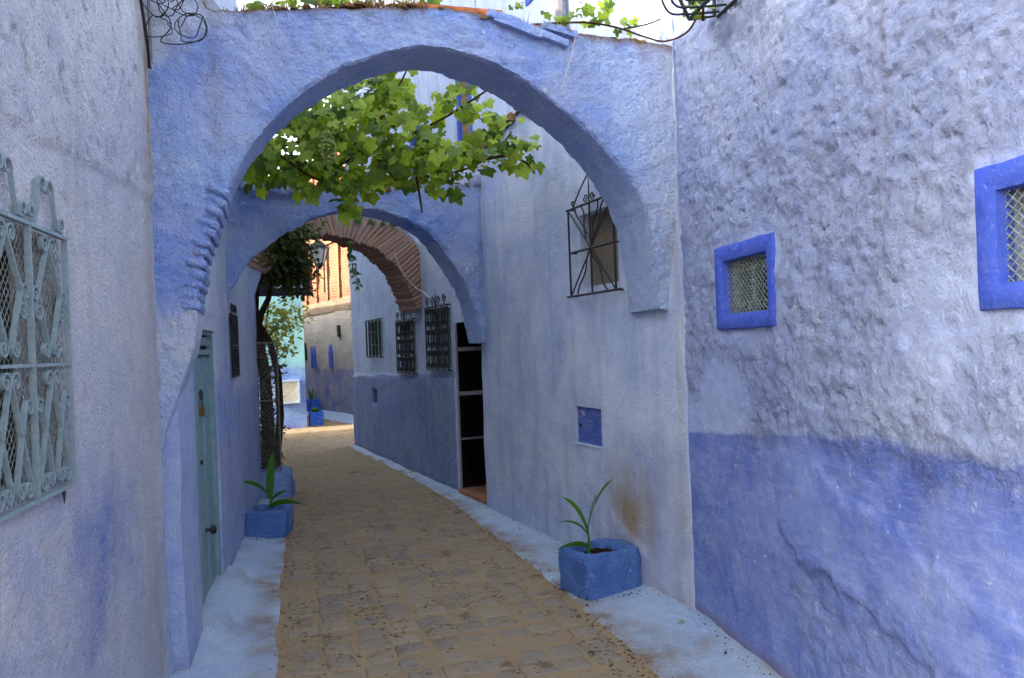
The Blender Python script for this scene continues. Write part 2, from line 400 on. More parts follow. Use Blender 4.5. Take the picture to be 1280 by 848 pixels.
def leaf_mat(name, c1, c2, trans=.45, obj_random=True):
    m, nt, b = nodes(name); P = pos(nt); out = nt.nodes['Material Output']
    r = N(nt, 'ShaderNodeObjectInfo').outputs['Random'] if obj_random else N(nt, 'ShaderNodeAttribute', attribute_name='tone').outputs['Fac']
    col = mix(nt, r, lin(*c1), lin(*c2))
    col = mix(nt, math_n(nt, 'MULTIPLY', noise_n(nt, P, 40, 3, .6, .5, .75), .35), col, lin(*[int(c * .7) for c in c1]))
    nt.links.new(col, b.inputs['Base Color']); b.inputs['Roughness'].default_value = .5; b.inputs['Specular IOR Level'].default_value = .3
    t = N(nt, 'ShaderNodeBsdfTranslucent'); hs = N(nt, 'ShaderNodeHueSaturation'); hs.inputs['Value'].default_value = 1.5; hs.inputs['Saturation'].default_value = 1.1; hs.inputs['Hue'].default_value = .485
    nt.links.new(col, hs.inputs['Color']); nt.links.new(hs.outputs[0], t.inputs['Color'])
    ms = N(nt, 'ShaderNodeMixShader'); ms.inputs[0].default_value = trans
    nt.links.new(b.outputs[0], ms.inputs[1]); nt.links.new(t.outputs[0], ms.inputs[2]); nt.links.new(ms.outputs[0], out.inputs['Surface'])
    return m
M['vine_leaf'] = leaf_mat('vine_leaf', (54, 86, 28), (156, 180, 62), .5)
M['vine_mass'] = leaf_mat('vine_leaf_mass', (54, 86, 28), (156, 180, 62), .5, False)
M['ivy'] = leaf_mat('tree_leaf_dark', (48, 66, 30), (84, 98, 42), .25, False)
M['bush'] = leaf_mat('bush_leaf', (96, 118, 44), (170, 170, 80), .4, False)
M['maize'] = leaf_mat('maize_blade', (64, 112, 40), (84, 136, 50), .3)

def path_mat(name, stone):
    m, nt, b = nodes(name); P = pos(nt)
    if stone:
        r = N(nt, 'ShaderNodeObjectInfo').outputs['Random']
        col = mix(nt, r, lin(146, 133, 111), lin(124, 116, 104))
    else:
        col = mix(nt, noise_n(nt, P, 3, 5, .6, .35, .65), lin(150, 130, 100), lin(138, 117, 88))
    col = mix(nt, noise_n(nt, P, 6, 6, .7, .48, .68), col, lin(148, 129, 101))
    col = mix(nt, math_n(nt, 'MULTIPLY', noise_n(nt, P, 70, 4, .7, .55, .75), .35), col, lin(100, 82, 58))
    # pits coloured dark brown, clustered in lines along the joints
    mpv = N(nt, 'ShaderNodeMapping'); mpv.inputs['Rotation'].default_value = (0, 0, R(-18)); gg = N(nt, 'ShaderNodeNewGeometry'); nt.links.new(gg.outputs['Position'], mpv.inputs['Vector'])
    m2 = N(nt, 'ShaderNodeMapping'); m2.inputs['Scale'].default_value = (4.2, .75, 1); nt.links.new(mpv.outputs[0], m2.inputs['Vector'])
    clump = noise_n(nt, m2.outputs[0], 1.15, 3, .6, .52, .58)
    clump2 = noise_n(nt, P, 2.6, 4, .6, .57, .64)
    clump = math_n(nt, 'MAXIMUM', clump, clump2)
    m3 = N(nt, 'ShaderNodeMapping'); m3.inputs['Scale'].default_value = (1, 1.5, 1); nt.links.new(mpv.outputs[0], m3.inputs['Vector'])
    pit = vor_n(nt, m3.outputs[0], 26, rnd=.8)
    r_ = N(nt, 'ShaderNodeMapRange'); r_.inputs[1].default_value = .40; r_.inputs[2].default_value = .26; nt.links.new(pit, r_.inputs[0]); pit = r_.outputs[0]
    pf = math_n(nt, 'MULTIPLY', pit, clump, clamp=True)
    if stone: pf = math_n(nt, 'MULTIPLY', pf, .6)
    col = mix(nt, math_n(nt, 'MULTIPLY', pf, 1.0), col, lin(66, 46, 32))
    damp = noise_n(nt, P, 3.8, 6, .75, .585, .64)
    col = mix(nt, math_n(nt, 'MULTIPLY', damp, .75), col, lin(98, 76, 54))
    nt.links.new(col, b.inputs['Base Color']); b.inputs['Roughness'].default_value = .9; b.inputs['Specular IOR Level'].default_value = .2
    pr = bump_n(nt, b, math_n(nt, 'SUBTRACT', 1, pf), 1, .008)
    bump_n(nt, b, noise_n(nt, P, 120, 4, .7), 1, .003, pr)
    return m
M['sand'] = path_mat('sandy_joint', False)
M['sett'] = path_mat('worn_sett', True)
M['ground'] = simple('packed_earth', (140, 112, 78), .95, 0, .15, 3, .004, .1)

# ------------------------------------------------------------------ ground, path, verges
def interp(tab, y):
    if y <= tab[0][0]: return tab[0][1]
    for (a, xa), (b, xb) in zip(tab, tab[1:]):
        if y <= b: return xa + (xb - xa) * (y - a) / (b - a)
    return tab[-1][1]
EDGE_L = [(-4, 1.1), (2.0, -.66), (4.08, -1.24), (5.2, -1.56), (6.96, -2.02), (9.86, -2.78), (16.2, -4.73), (17.4, -5.1), (26, -12)]
EDGE_R = [(-4, 2.5), (2.0, 1.14), (3.9, .64), (5.32, .256), (6.4, -.063), (8.7, -.76), (10.82, -1.58), (14.0, -2.95), (16, -2.7), (18, -3.2), (26, -6)]
# the sheet that carries everything
mb = MB(); mb.add([(-60, -40, -.03), (60, -40, -.03), (60, 80, -.03), (-60, 80, -.03)], [(0, 1, 2, 3)])
g = mb.obj('ground', M['ground'], smooth=False); g['kind'] = 'structure'
def gz(x, y): return .010 * fr((x, y, 3.1), .9, 3)
V = []; F = []
ys = spread(-3, 24, .12); nx = 26
for y in ys:
    l = interp(EDGE_L, y) - .25 - (3 if y > 16.5 else 0); r = interp(EDGE_R, y) + .25 + (2 if y > 15 else 0)
    for i in range(nx + 1):
        x = l + (r - l) * i / nx; V.append((x, y, gz(x, y)))
for a in range(len(ys) - 1):
    for i in range(nx): k = a * (nx + 1) + i; F.append((k, k + 1, k + nx + 2, k + nx + 1))
path = mesh_obj('path', V, F, M['sand'], None); path['kind'] = 'structure'
# setts: low worn stones with uneven outlines, six shared meshes
def sett_mesh(i):
    rnd = random.Random(i); n = 12; me = bpy.data.meshes.new('paving_stone'); vv = []; ff = []
    out = []
    base = [(-.5, -.44), (-.44, -.5), (-.1, -.5), (.25, -.5), (.45, -.5), (.5, -.43), (.5, .0), (.5, .44), (.43, .5), (0, .5), (-.45, .5), (-.5, .42)]
    out = [(x + rnd.uniform(-.03, .03), y + rnd.uniform(-.035, .035)) for x, y in base]
    for sc, z in ((1.0, -.02), (1.0, -.001), (.94, .0022), (.55, .0028)):
        vv += [(x * sc, y * sc, z + (rnd.uniform(-.001, .001) if z > 0 else 0)) for x, y in out]
    vv.append((0, 0, .0028))
    for r_ in range(3):
        for k in range(n): ff.append((r_ * n + k, r_ * n + (k + 1) % n, r_ * n + n + (k + 1) % n, r_ * n + n + k))
    for k in range(n): ff.append((3 * n + k, 3 * n + (k + 1) % n, 4 * n))
    me.from_pydata(vv, [], ff); me.shade_smooth(); me.materials.append(M['sett']); return me
setts = [sett_mesh(i) for i in range(8)]
places = []
v = 2.6; rowi = 0
while v < 15.4:
    cols = 9
    dv = .188 + random.uniform(-.012, .012)
    for cidx in range(cols + 1):
        u = (cidx + .5 + (.5 if False else 0)) / cols
        if u > 1: continue
        yy = v + (u - .5) * .62
        l, r = interp(EDGE_L, yy) + .02, interp(EDGE_R, yy) - .02
        if r - l > 2.4: r = l + 2.2
        x = l + (r - l) * u; w = (r - l) / cols
        places.append((x + random.uniform(-.012, .012), yy + random.uniform(-.01, .01), w * random.uniform(.74, .95), dv * random.uniform(.78, .95), random.uniform(-.06, .06) + .33, random.choice(setts)))
    v += dv; rowi += 1
places = [p for p in places if p[1] > 2.9]
places.sort(key=lambda p: (p[0] ** 2 + p[1] ** 2 if p[1] > 3.75 else 1e6))
stuff = MB()
for i, (x, y, w, d, a, me) in enumerate(places):
    mt = Matrix.Translation((x, y, gz(x, y) + random.uniform(-.003, .001))) @ Matrix.Rotation(a, 4, 'Z') @ Matrix.Diagonal((w, d, 1, 1))
    if i < 300:
        o = bpy.data.objects.new('paving_stone', me); C.objects.link(o); o.parent = path
        o.matrix_parent_inverse = Matrix.Translation(-_base[path.name]); o.matrix_basis = mt
    else:
        stuff.add([mt @ q.co for q in me.vertices], [tuple(p.vertices) for p in me.polygons])
o = stuff.obj('paving_stones', M['sett'], path); o['kind'] = 'stuff'

def verge(name, inner, outer, y0, y1, zin, zout, mat, label_seed):
    V = []; F = []; A = {'paint': [], 'stain': []}; yl = spread(y0, y1, .05); n = 14
    for y in yl:
        a = inner(y); b = outer(y)
        a += .022 * fr((label_seed, y, 0), 2, 4) + (.006 * fr((label_seed, y, 5), 25, 3))
        for i in range(n + 1):
            t = i / n; x = a + (b - a) * t
            z = zin + (zout - zin) * t ** 1.3 + (.008 * fr((x, y, 1), 4, 4)) * min(1, t * 4)
            z += gz(x, y) + .003
            if label_seed == 2: z += (.075 + .012 * fr((x, y, 2), 5, 3)) * sm(.52 + .04 * fr((0, y, 2), 3, 3), .66, t) * sm(4.55, 4.75, y) * sm(6.2, 5.9, y)
            if i == 0: z = gz(x, y) - .01
            V.append((x, y, z)); A['paint'].append(.3 + .4 * fr((x, y, 9), 1.5, 3)); A['stain'].append(max(0, 1.3 - t * 2.6) * (.6 + 1.2 * fr((x, y, 4), 3, 3)) + .9 * max(0, fr((x, y, 6), 2.2, 4) - .05) + max(0, (t - .85) * 3))
    for a in range(len(yl) - 1):
        for i in range(n): k = a * (n + 1) + i; F.append((k, k + 1, k + n + 2, k + n + 1))
    o = mesh_obj(name, V, F, mat, None, True, 60, A); o['kind'] = 'structure'; return o

WA = Wall((1.03, 4.80), (1.55, 2.0), 1)
WB = Wall((1.03, 4.80), (-.315, 8.10), -1)
WC = Wall((-.634, 9.044), (-2.806, 14.052), -1)
WL1 = Wall((-1.82, 4.13), (-.94, 0), -1)
WL2 = Wall((-1.735, 4.123), (-2.357, 6.741), 1)
WE = Wall((-6.065, 23.52), (-4.128, 20.306), 1)
def rx(y):                                                   # foot of the right-hand walls
    if y < 4.8: return 1.03 + (4.8 - y) * .1857
    if y < 8.1: return 1.03 - (y - 4.8) * .4076
    return -.634 - (y - 9.044) * .4337
def lx(y): return -1.735 - .2376 * (y - 4.123) if y > 4.123 else -1.82 + .213 * (4.13 - y)
verge('pavement_edge', lambda y: interp(EDGE_R, y), lambda y: rx(y) + .05, 0.5, 14.05, .003, .026, M['verge'], 1)
verge('pavement_edge', lambda y: interp(EDGE_L, y), lambda y: lx(y) - .05, 0.5, 9.4, .003, .026, M['verge'], 2)

# ------------------------------------------------------------------ shared window bits
def curl(cx, cz, r, a0, turns, sg, n=14):
    """points of a scroll end, from its eye outwards"""
    return [(cx + r * (.25 + .75 * i / n) * math.cos(a0 + sg * turns * 2 * math.pi * (i / n - 1)), cz + r * (.25 + .75 * i / n) * math.sin(a0 + sg * turns * 2 * math.pi * (i / n - 1))) for i in range(n + 1)]
def s_scroll(c1, c2, r, flip=1):
    """two curls joined by a straight shank (top curl c1, bottom curl c2)"""
    top = curl(c1[0], c1[1], r, 0 if flip > 0 else math.pi, 1.2, -flip, 14)
    bot = curl(c2[0], c2[1], r, math.pi if flip > 0 else 0, 1.2, -flip, 14)
    return top + bot[::-1]
def c_scroll(c1, c2, r, flip=1):
    top = curl(c1[0], c1[1], r, math.pi if flip > 0 else 0, 1.2, flip, 14)
    bot = curl(c2[0], c2[1], r, math.pi if flip > 0 else 0, 1.2, -flip, 14)
    return top + bot[::-1]
def part(fn, name, mat, parent, **k):
    mb = MB(); fn(mb); return mb.obj(name, mat, parent, **k)
def rear(W, s0, s1, o0, o1, z1, mat, parent):
    mb = MB(); W.box(mb, s0, s1, 0, z1, o1, o0); return mb.obj('rear_walls', mat, parent, smooth=False)

# ------------------------------------------------------------------ right house, lumpy wall with two small windows
hA = thing('house', WA.p(0, 0), 'tall pale lilac house with lumpy plaster and two small cobalt-framed windows', 'house')
smallw = (.56, 1.04, 1.765, 2.055); bigw = (2.43, 3.05, 1.775, 2.065)
def rough_mask(s, z):
    edge = 1.16 + .10 * sm(.9, .2, s) - .04 * sm(1.2, 2.6, s) + .10 * fr((s, z, 2), 1.6, 3)
    m = sm(edge - .06, edge + .10, z)
    low_patch = sm(1.05, 1.2, s + .08 * fr((s, z, 8), 5, 3)) * sm(.62, .50, z - .20 * (1.9 - s) + .1 * fr((s, z, 8), 3, 3)) * .55
    m = max(m, low_patch, .12)
    for (a, b, c, d) in (smallw, bigw):
        dd = math.hypot(max(a - .07 - s, s - b - .07, 0), max(c - .07 - z, z - d - .07, 0))
        m *= .25 + .75 * sm(.0, .10, dd + .05 * fr((s, z, 5), 6, 2))
    m *= 1 - .85 * sm(.30, .16, math.hypot((s - .50) * .75, (z - 1.34))) * sm(1.02, 1.06, z)   # trowelled patches
    m *= 1 - .6 * sm(.28, .1, math.hypot((s - 2.12), (z - 1.66) * .7) + .08 * fr((s, z, 9), 5, 3))
    return m
def dispA(s, z):
    p = (s, z, 0); m = rough_mask(s, z)
    lump = fr((s, z * 1.1, .5), 2.3, 3)
    a = fr((s, z, 1.7), 10, 4, .5)
    cell = noise.voronoi(Vector((s * 24, z * 26, 3 + .6 * fr(p, 7, 2))))[0][0]
    pits = -max(0, fr((s, z, 4.4), 20, 3) - .2)
    shelf = sm(-.012, .012, z - (.50 + .22 * (1.9 - s) + .07 * fr((s, 0, 3), 5, 4))) * .014 * sm(1.0, 1.1, s)
    shelf2 = sm(-.01, .01, z - (1.02 - .30 * (s - 1.5) + .08 * fr((s, 0, 13), 6, 4))) * -.010 * sm(1.3, 1.45, s)
    return .006 * lump + .002 * a + m * (.009 * lump + .010 * a + .010 * (.45 - cell) + .022 * pits) + shelf + shelf2 - .01
def attrA(s, z):
    line = 1.09 + .085 * min(s, 1.8) + .010 * fr((s, 0, 1), 3, 3)
    sf = .008 + .035 * sm(1.3, 2.0, s); d = sm(line + sf, line - sf, z + .035 * sm(1.2, 1.8, s) * fr((s, z, 3), 6, 4))
    wash = .55 * sm(.75, .1, math.hypot((s - 1.2 - (z - 1.2) * -.6) * .8, (z - 1.32) * .9)) + .7 * sm(.6, .0, s) * sm(1.5, 2.1, z) + .3 * sm(.5, .1, s) * sm(1.9, 1.5, z)
    low = sm(.8, .2, z)
    p = max(d * (1.0 - .15 * low + .15 * fr((s, z, 12), 2, 3)), wash * (.7 + .6 * fr((s, z, 2), 3, 3)), .10 + .22 * fr((s, z, 7), 1.0, 3))
    rust = max(sm(.02, .004, abs(s - 1.92 - .02 * (z - 2.4) - .006 * fr((0, z, 1), 6, 2))) * sm(1.7, 2.1, z), .7 * sm(.016, .003, abs(s - 1.84 + .01 * fr((1, z, 1), 6, 2))) * sm(1.6, 2.2, z)) * .4
    foot = sm(.12, .0, z) * .8 + .22 * sm(.9, .3, z) * max(0, fr((s, z, 14), 2.5, 3))
    return p, max(rust, foot), rough_mask(s, z)
zl = spread(0, 3.9, .0125, [e for w in (smallw, bigw) for e in w[2:]])
sl = spread(0, 3.1, .0125, [e for w in (smallw, bigw) for e in w[:2]]) + spread(3.1, 4.3, .3)[1:]
zl = zl + spread(3.9, 4.1, .1)[1:]
wall_sheet(WA, sl, zl, .4, [w + (.14,) for w in (smallw, bigw)], dispA, attrA, M['wall_A'], hA)
rear(WA, .3, 4.3, -.42, -3.5, 4.0, M['wall_A'], hA)
def framed_window(house, W, op, rim, label=None):
    a, b, c, d = op
    V = []; F = []; n = 14                                    # painted band round the opening, hand-cut edges
    per = []
    for k in range(4):
        p0, p1 = ((a, c), (b, c), (b, d), (a, d))[k], ((b, c), (b, d), (a, d), (a, c))[k]
        per += [(p0[0] + (p1[0] - p0[0]) * i / n, p0[1] + (p1[1] - p0[1]) * i / n) for i in range(n)]
    cs, cz = (a + b) / 2, (c + d) / 2; hw, hh = (b - a) / 2, (d - c) / 2
    def ringp(ext, o, jit):
        for x, y in per:
            X = cs + (x - cs) / hw * (hw + ext); Y = cz + (y - cz) / hh * (hh + ext)
            V.append(W.p(X + jit * fr((x, y, 1 + ext), 14, 3), Y + jit * fr((x, y, 5 + ext), 14, 3), o + .002 * fr((x, y, 3), 12, 2)))
    for ext, o, jit in ((rim, -.03, .005), (rim - .001, .007, .005), (rim - .006, .012, .003), (.012, .010, .002), (-.004, .004, .002), (-.010, -.05, .001)): ringp(ext, o, jit)
    m4 = 4 * n
    for r_ in range(5):
        for i in range(m4): F.append((r_ * m4 + i, r_ * m4 + (i + 1) % m4, (r_ + 1) * m4 + (i + 1) % m4, (r_ + 1) * m4 + i))
    f = mesh_obj('window', V, F, M['frame_blue'], house, True, 50)
    part(lambda m: W.box(m, a, b, c, d, -.139, -.13), 'pane', M['glass'], f, smooth=False)
    part(lambda m: W.box(m, a + .01, a + (b - a) * .42, c, d, -.128, -.10), 'shutter', M['shutter'], f, smooth=False)
    part(lambda m: W.diamonds(m, a, b, c, d, -.028, .036, .032, .0023), 'wire_mesh', M['wire_pale'], f)
    nb = max(2, int((b - a) / .16))
    for i in range(nb):
        s = a + (b - a) * (i + .5) / nb; h = d - c
        part(lambda m: W.ribbon(m, [(s, c), (s, d)], -.062, .014, .005), 'bar', M['teal_iron'], f)
        for fl in (1, -1):
            part(lambda m: W.ribbon(m, c_scroll((s + fl * .034, d - .055), (s + fl * .034, c + .05), .03, fl), -.055, .012, .004), 'scroll', M['wire_pale'], f)
    return f
framed_window(hA, WA, smallw, .075)
framed_window(hA, WA, bigw, .075)

# ------------------------------------------------------------------ right house beyond the first arch
hB = thing('house', WB.p(.5, 0), 'low lavender plastered house with rust stain and black lattice window grille', 'house')
def dispB(s, z):
    patch = .018 * sm(.46, .48, s) * sm(1.0, .98, s) * sm(.0, .02, .24 + (s - .46) * .38 - z)
    return .010 * fr((s, z, 11), 1.3, 4) + .002 * fr((s, z, 2), 9, 3) + patch
def attrB(s, z):
    stain = 0
    d = math.hypot((s - .70) / .46, (z - .44) / .56); stain = max(stain, .95 * sm(1.25, .0, d))
    stain = max(stain, .8 * sm(.045, .01, abs(s - .06)) * sm(.1, .6, z) * (.4 + .6 * abs(fr((s, z, 3), 3, 2))))
    stain = max(stain, .7 * sm(.16, 0, z) * sm(2, .8, s), .25 * sm(.5, .1, abs(s - .25)) * sm(1.3, .6, z))
    paint = .10 + .6 * max(0, fr((s, z * .7, 5), 2.6, 4)) + .35 * sm(.25, .0, s) * sm(1.8, 2.0, z) + .25 * sm(.5, .1, z) * sm(1.6, 2.2, s)
    if .46 < s < 1.0 and z < .24 + (s - .46) * .38: paint = .6; stain *= .6
    return paint, stain
boxop = (1.07, 1.49, .885, 1.165)
gw = (.74, 1.30, 2.06, 2.60)
ztopB = lambda s, z: z + (.0 if z < 3.4 else (z - 3.4) * (-.35 * (s - 2.0) * sm(2.0, 2.1, s)))
slB = spread(0, 3.56, .035, list(boxop[:2]) + list(gw[:2])); zlB = spread(0, 3.72, .035, list(boxop[2:]) + list(gw[2:]))
wall_sheet(WB, slB, zlB, .35, [boxop + (.05,), gw + (.12,)], dispB, attrB, M['wall_B'], hB, zfun=ztopB)
rear(WB, .1, 3.5, -.36, -.9, 3.5, M['wall_B'], hB)
mb = MB(); WB.box(mb, boxop[0], boxop[1], boxop[2], boxop[3], -.049, -.02); f = mb.obj('meter_door', M['meter_blue'], hB, smooth=False)
bv = f.modifiers.new('bevel', 'BEVEL'); bv.width = .006; bv.segments = 2
part(lambda m: WB.box(m, boxop[0] - .006, boxop[1] + .006, boxop[2] - .012, boxop[2] - .001, -.01, .010), 'trim', M['wall_B'], f, smooth=False)
part(lambda m: m.tube([WB.p(1.43, 1.02, -.02), WB.p(1.43, 1.02, -.004)], .012, 8), 'lock', M['steel'], f)
for k in range(3): part(lambda m: WB.ribbon(m, [(1.44 - k * .012, 1.125 - k * .012), (1.41 - k * .01, 1.135 - k * .013), (1.385, 1.12 - k * .014), (1.36, 1.13 - k * .016)], -.0205, .0012, .004), 'scratch', M['cream'], f)
# lattice grille standing off the wall
part(lambda m: WB.box(m, gw[0], gw[1], gw[2], gw[3], -.119, -.08), 'window', M['shutter_tan'], hB, smooth=False)
go = .06
gs0, gs1, gz0, gz1 = .68, 1.36, 2.0, 2.65
gr = part(lambda m: [m.tube([WB.p(s, gz0, go), WB.p(s, gz1, go)], .009, 6) for s in (gs0, gs1)] + [m.tube([WB.p(gs0 - e, z, go), WB.p(gs1 + e, z, go)], .009, 6) for z, e in ((gz0, .06), (gz1, .03), ((gz0 + gz1) / 2, 0))], 'window_grille', M['iron'], hB)
gm = (gs0 + gs1) / 2
part(lambda m: m.tube([WB.p(gm, gz0, go), WB.p(gm, gz1, go)], .008, 6), 'bar', M['iron'], gr)
zm = (gz0 + gz1) / 2
for sa in (gs0, gs1):
    for z0 in (gz0, gz1):
        for k, amp in ((.0, 0), (.33, .02), (.62, -.02)):
            pts = []
            for i in range(9):
                t = i / 8; s = sa + (gm - sa) * (k + (1 - k) * t); z = z0 + (zm - z0) * t
                pts.append(WB.p(s + (amp * math.sin(t * math.pi * 3)), z, go))
            if z0 == gz1 or k != .62: part(lambda m: m.tube(pts, .006, 5), 'bar', M['iron'], gr)
for s in (gs0, gs1):
    for z in (gz0, gz1, zm): part(lambda m: m.tube([WB.p(s, z, go), WB.p(s, z, -.02)], .007, 5), 'bar', M['iron'], gr)
for fl in (1, -1):
    c1 = curl(gm + fl * .26, gz1 + .035, .028, -math.pi / 2, 1.1, fl)
    pts = c1 + [(gm + fl * .20, gz1 + .06), (gm + fl * .13, gz1 + .12), (gm + fl * .06, gz1 + .17), (gm, gz1 + .21)]
    part(lambda m: m.tube([WB.p(a, b, go) for a, b in pts], .006, 5), 'scroll', M['iron'], gr)
    part(lambda m: m.tube([WB.p(a, b, go) for a, b in curl(gm + fl * .05, gz1 + .045, .035, 0 if fl > 0 else math.pi, 1.2, fl)], .005, 5), 'scroll', M['iron'], gr)
part(lambda m: m.tube([WB.p(gm, gz1, go), WB.p(gm, gz1 + .30, go)], lambda t: .007 * (1.05 - t), 5), 'finial', M['iron'], gr)
# roof edge rubble
mb = MB()
for i in range(40):
    s = 1.9 + i * .043; z = ztopB(s, 3.72)
    mb.crumb(WB.p(s, z + .01, random.uniform(-.06, .05)), (.10, .13, random.uniform(.04, .09)), random)
mb.obj('coping', M['debris'], hB, smooth=False)['kind'] = 'stuff'

# ------------------------------------------------------------------ right house with the rough-cast dado, black doorway and three grilles
hC = thing('house', WC.p(2.5, 0), 'grey-blue house with dark rough-cast dado, black doorway and row of iron grilles', 'house')
dop = (-.93, -.02, 0, 1.93)
uw1 = (-.78, -.34, 3.72, 4.62); uw2 = (1.05, 1.45, 3.7, 4.5); niche = (3.74, 4.06, .82, 1.04); wfar = (3.30, 4.14, 1.58, 2.10)
w2 = (1.56, 2.32, 1.36, 2.02); w3 = (.16, .94, 1.42, 2.12)
def dispC(s, z):
    d = sm(1.32, 1.30, z + .014 * (s - 0) )
    return .012 * fr((s, z, 21), 1.1, 4) + d * (.022 + .006 * fr((s, z, 3), 16, 3)) + .002 * fr((s, z, 4), 8, 3)
def attrC(s, z):
    zz = 1.385 - .03 * s
    d = sm(zz + .01, zz - .01, z) * (1 if s > .03 else 0)
    return (max(d, .10 + .4 * max(0, fr((s, z, 4), 1.8, 4))) if z < 3.3 else .35), .3 * sm(.15, 0, z) + .2 * max(0, fr((s, z, 8), 3, 3)), .06 + .94 * d
ops = [dop + (.40,), uw1 + (.12,), uw2 + (.1,), niche + (.1,), wfar + (.1,), w2 + (.1,), w3 + (.1,)]
slC = spread(-.98, 5.46, .04, [e for o_ in ops for e in o_[:2]]); zlC = spread(0, 3.3, .04, [e for o_ in ops for e in o_[2:4]]) + spread(3.3, 6.3, .1, [e for o_ in (uw1, uw2) for e in o_[2:]])[1:]
wall_sheet(WC, slC, zlC, .45, ops, dispC, attrC, M['wall_C'], hC)
rear(WC, .6, 5.4, -.46, -3.6, 6.2, M['wall_C'], hC)
slU = spread(-4.6, -1.0, .1); uw3 = (-2.62, -2.2, 4.62, 5.2)
slU = spread(-4.6, -1.0, .1, uw3[:2]); wall_sheet(WC, slU, spread(3.76, 6.3, .1, uw3[2:]), .3, [uw3 + (.1,)], lambda s, z: .01 * fr((s, z, 2), 1.5, 3), lambda s, z: (.1, 0), M['wall_Cup'], hC, name='upper_wall')
for op in (uw1, uw2, uw3):
    a, b, c, d = op; mb = MB()
    for q in ((a, a + .05, c, d), (b - .05, b, c, d), (a + .05, b - .05, d - .05, d), (a + .05, b - .05, c, c + .05)): WC.box(mb, q[0], q[1], q[2], q[3], -.08, .012)
    f = mb.obj('window', M['frame_blue'], hC, smooth=False)
    part(lambda m: WC.box(m, a, b, c, d, -.118, -.10), 'pane', M['glass'], f, smooth=False)
    if op is uw1:
        for k in range(7): part(lambda m: m.tube([WC.p(a + .07 + k * .05, c + .06, -.05), WC.p(a + .07 + k * .05 + .01, d - .06, -.05)], .024, 6), 'reed', M['reed'], f)
for op, mt in ((niche, 'frame_blue'), (wfar, 'glass_pale'), (w2, 'glass_pale'), (w3, 'glass_pale')):
    part(lambda m: WC.box(m, op[0], op[1], op[2], op[3], -.099, -.07), 'niche_panel' if op is niche else 'window', M[mt], hC, smooth=False)
def ornate(op, crest):
    a, b, c, d = op; a -= .03; b += .03; c -= .03; d += .03; o_ = .045
    g_ = part(lambda m: [m.tube([WC.p(s, c, o_), WC.p(s, d, o_)], .010, 5) for s in (a, b)] + [m.tube([WC.p(a, z, o_), WC.p(b, z, o_)], .010, 5) for z in (c, d)] + [m.tube([WC.p(s, z, o_), WC.p(s, z, -.01)], .008, 4) for s in (a, b) for z in (c, d)], 'window_grille', M['iron_green'], hC)
    n = 4; w = (b - a) / n; hz = (d - c) / 3
    for i in range(1, n): part(lambda m: m.tube([WC.p(a + w * i, c, o_), WC.p(a + w * i, d, o_)], .008, 5), 'bar', M['iron_green'], g_)
    if crest:
        for i in range(n):
            for j in range(3):
                mb = MB()
                for fl in (1, -1):
                    sc_ = c_scroll((a + w * (i + .5) + fl * w * .24, c + hz * j + hz * .78), (a + w * (i + .5) + fl * w * .24, c + hz * j + hz * .22), w * .21, fl)
                    mb.tube([WC.p(x, y, o_ + .004) for x, y in sc_[::2]], .0075, 4)
                mb.obj('scroll', M['iron_green'], g_)
        for i in range(n):
            pts = curl(a + w * (i + .5), d + .09, .06, math.pi if i < n / 2 else 0, 1.1, -1 if i < n / 2 else 1) + [(a + w * (i + .5) + (.06 if i < n / 2 else -.06) * .2, d)]
            part(lambda m: m.tube([WC.p(x, y, o_) for x, y in pts], .007, 4), 'scroll', M['iron_green'], g_)
        part(lambda m: m.tube([WC.p((a + b) / 2, d, o_), WC.p((a + b) / 2, d + .22, o_)], lambda t: .016 * (1.05 - t), 5), 'finial', M['iron_green'], g_)
    else:
        for i in range(8): part(lambda m: m.tube([WC.p(a + (b - a) * (i + .5) / 8, c, o_), WC.p(a + (b - a) * (i + .5) / 8, d, o_)], .007, 4), 'bar', M['iron_green'], g_)
        for k in (.33, .66): part(lambda m: m.tube([WC.p(a, c + (d - c) * k, o_), WC.p(b, c + (d - c) * k, o_)], .007, 4), 'bar', M['iron_green'], g_)
ornate(w2, True); ornate(w3, True); ornate(wfar, False)
# doorway: black tile panels, pale bands, tiled step
a, b, c, d = dop
dr = part(lambda m: WC.box(m, a, b, .06, d, -.398, -.37), 'door', M['black_tile'], hC, smooth=False)
bands = [.06, .62, 1.13, 1.63, 1.925]
for k in range(4):
    part(lambda m: WC.box(m, b - .032, b - .002, bands[k] + .012, bands[k + 1] - (.012 if k < 3 else 0), -.366, -.004), 'tile_panel', M['black_tile'], dr, smooth=False)
    part(lambda m: WC.box(m, a + .03, b - .04, bands[k] + .012, bands[k + 1] - (.012 if k < 3 else 0), -.368, -.352), 'tile_panel', M['black_tile'], dr, smooth=False)
for k, h in ((1, .006), (2, .022), (3, .022)):
    part(lambda m: WC.box(m, b - .036, b - .001, bands[k] - h, bands[k] + h, -.364, -.002), 'band', M['grout'], dr, smooth=False)
part(lambda m: WC.box(m, b - .034, b - .0005, .06, d - .01, .002, .014), 'edge_strip', M['grout'], dr, smooth=False)
for k in range(4):
    part(lambda m: WC.box(m, a + .01 + k * .222, a + .225 + k * .222, .02, .062, -.365, .05), 'floor_tile', M['floor_tile'], dr, smooth=False)
part(lambda m: WC.box(m, a + .005, b, -.02, .019, -.365, .062), 'step', M['verge'], dr, smooth=False)

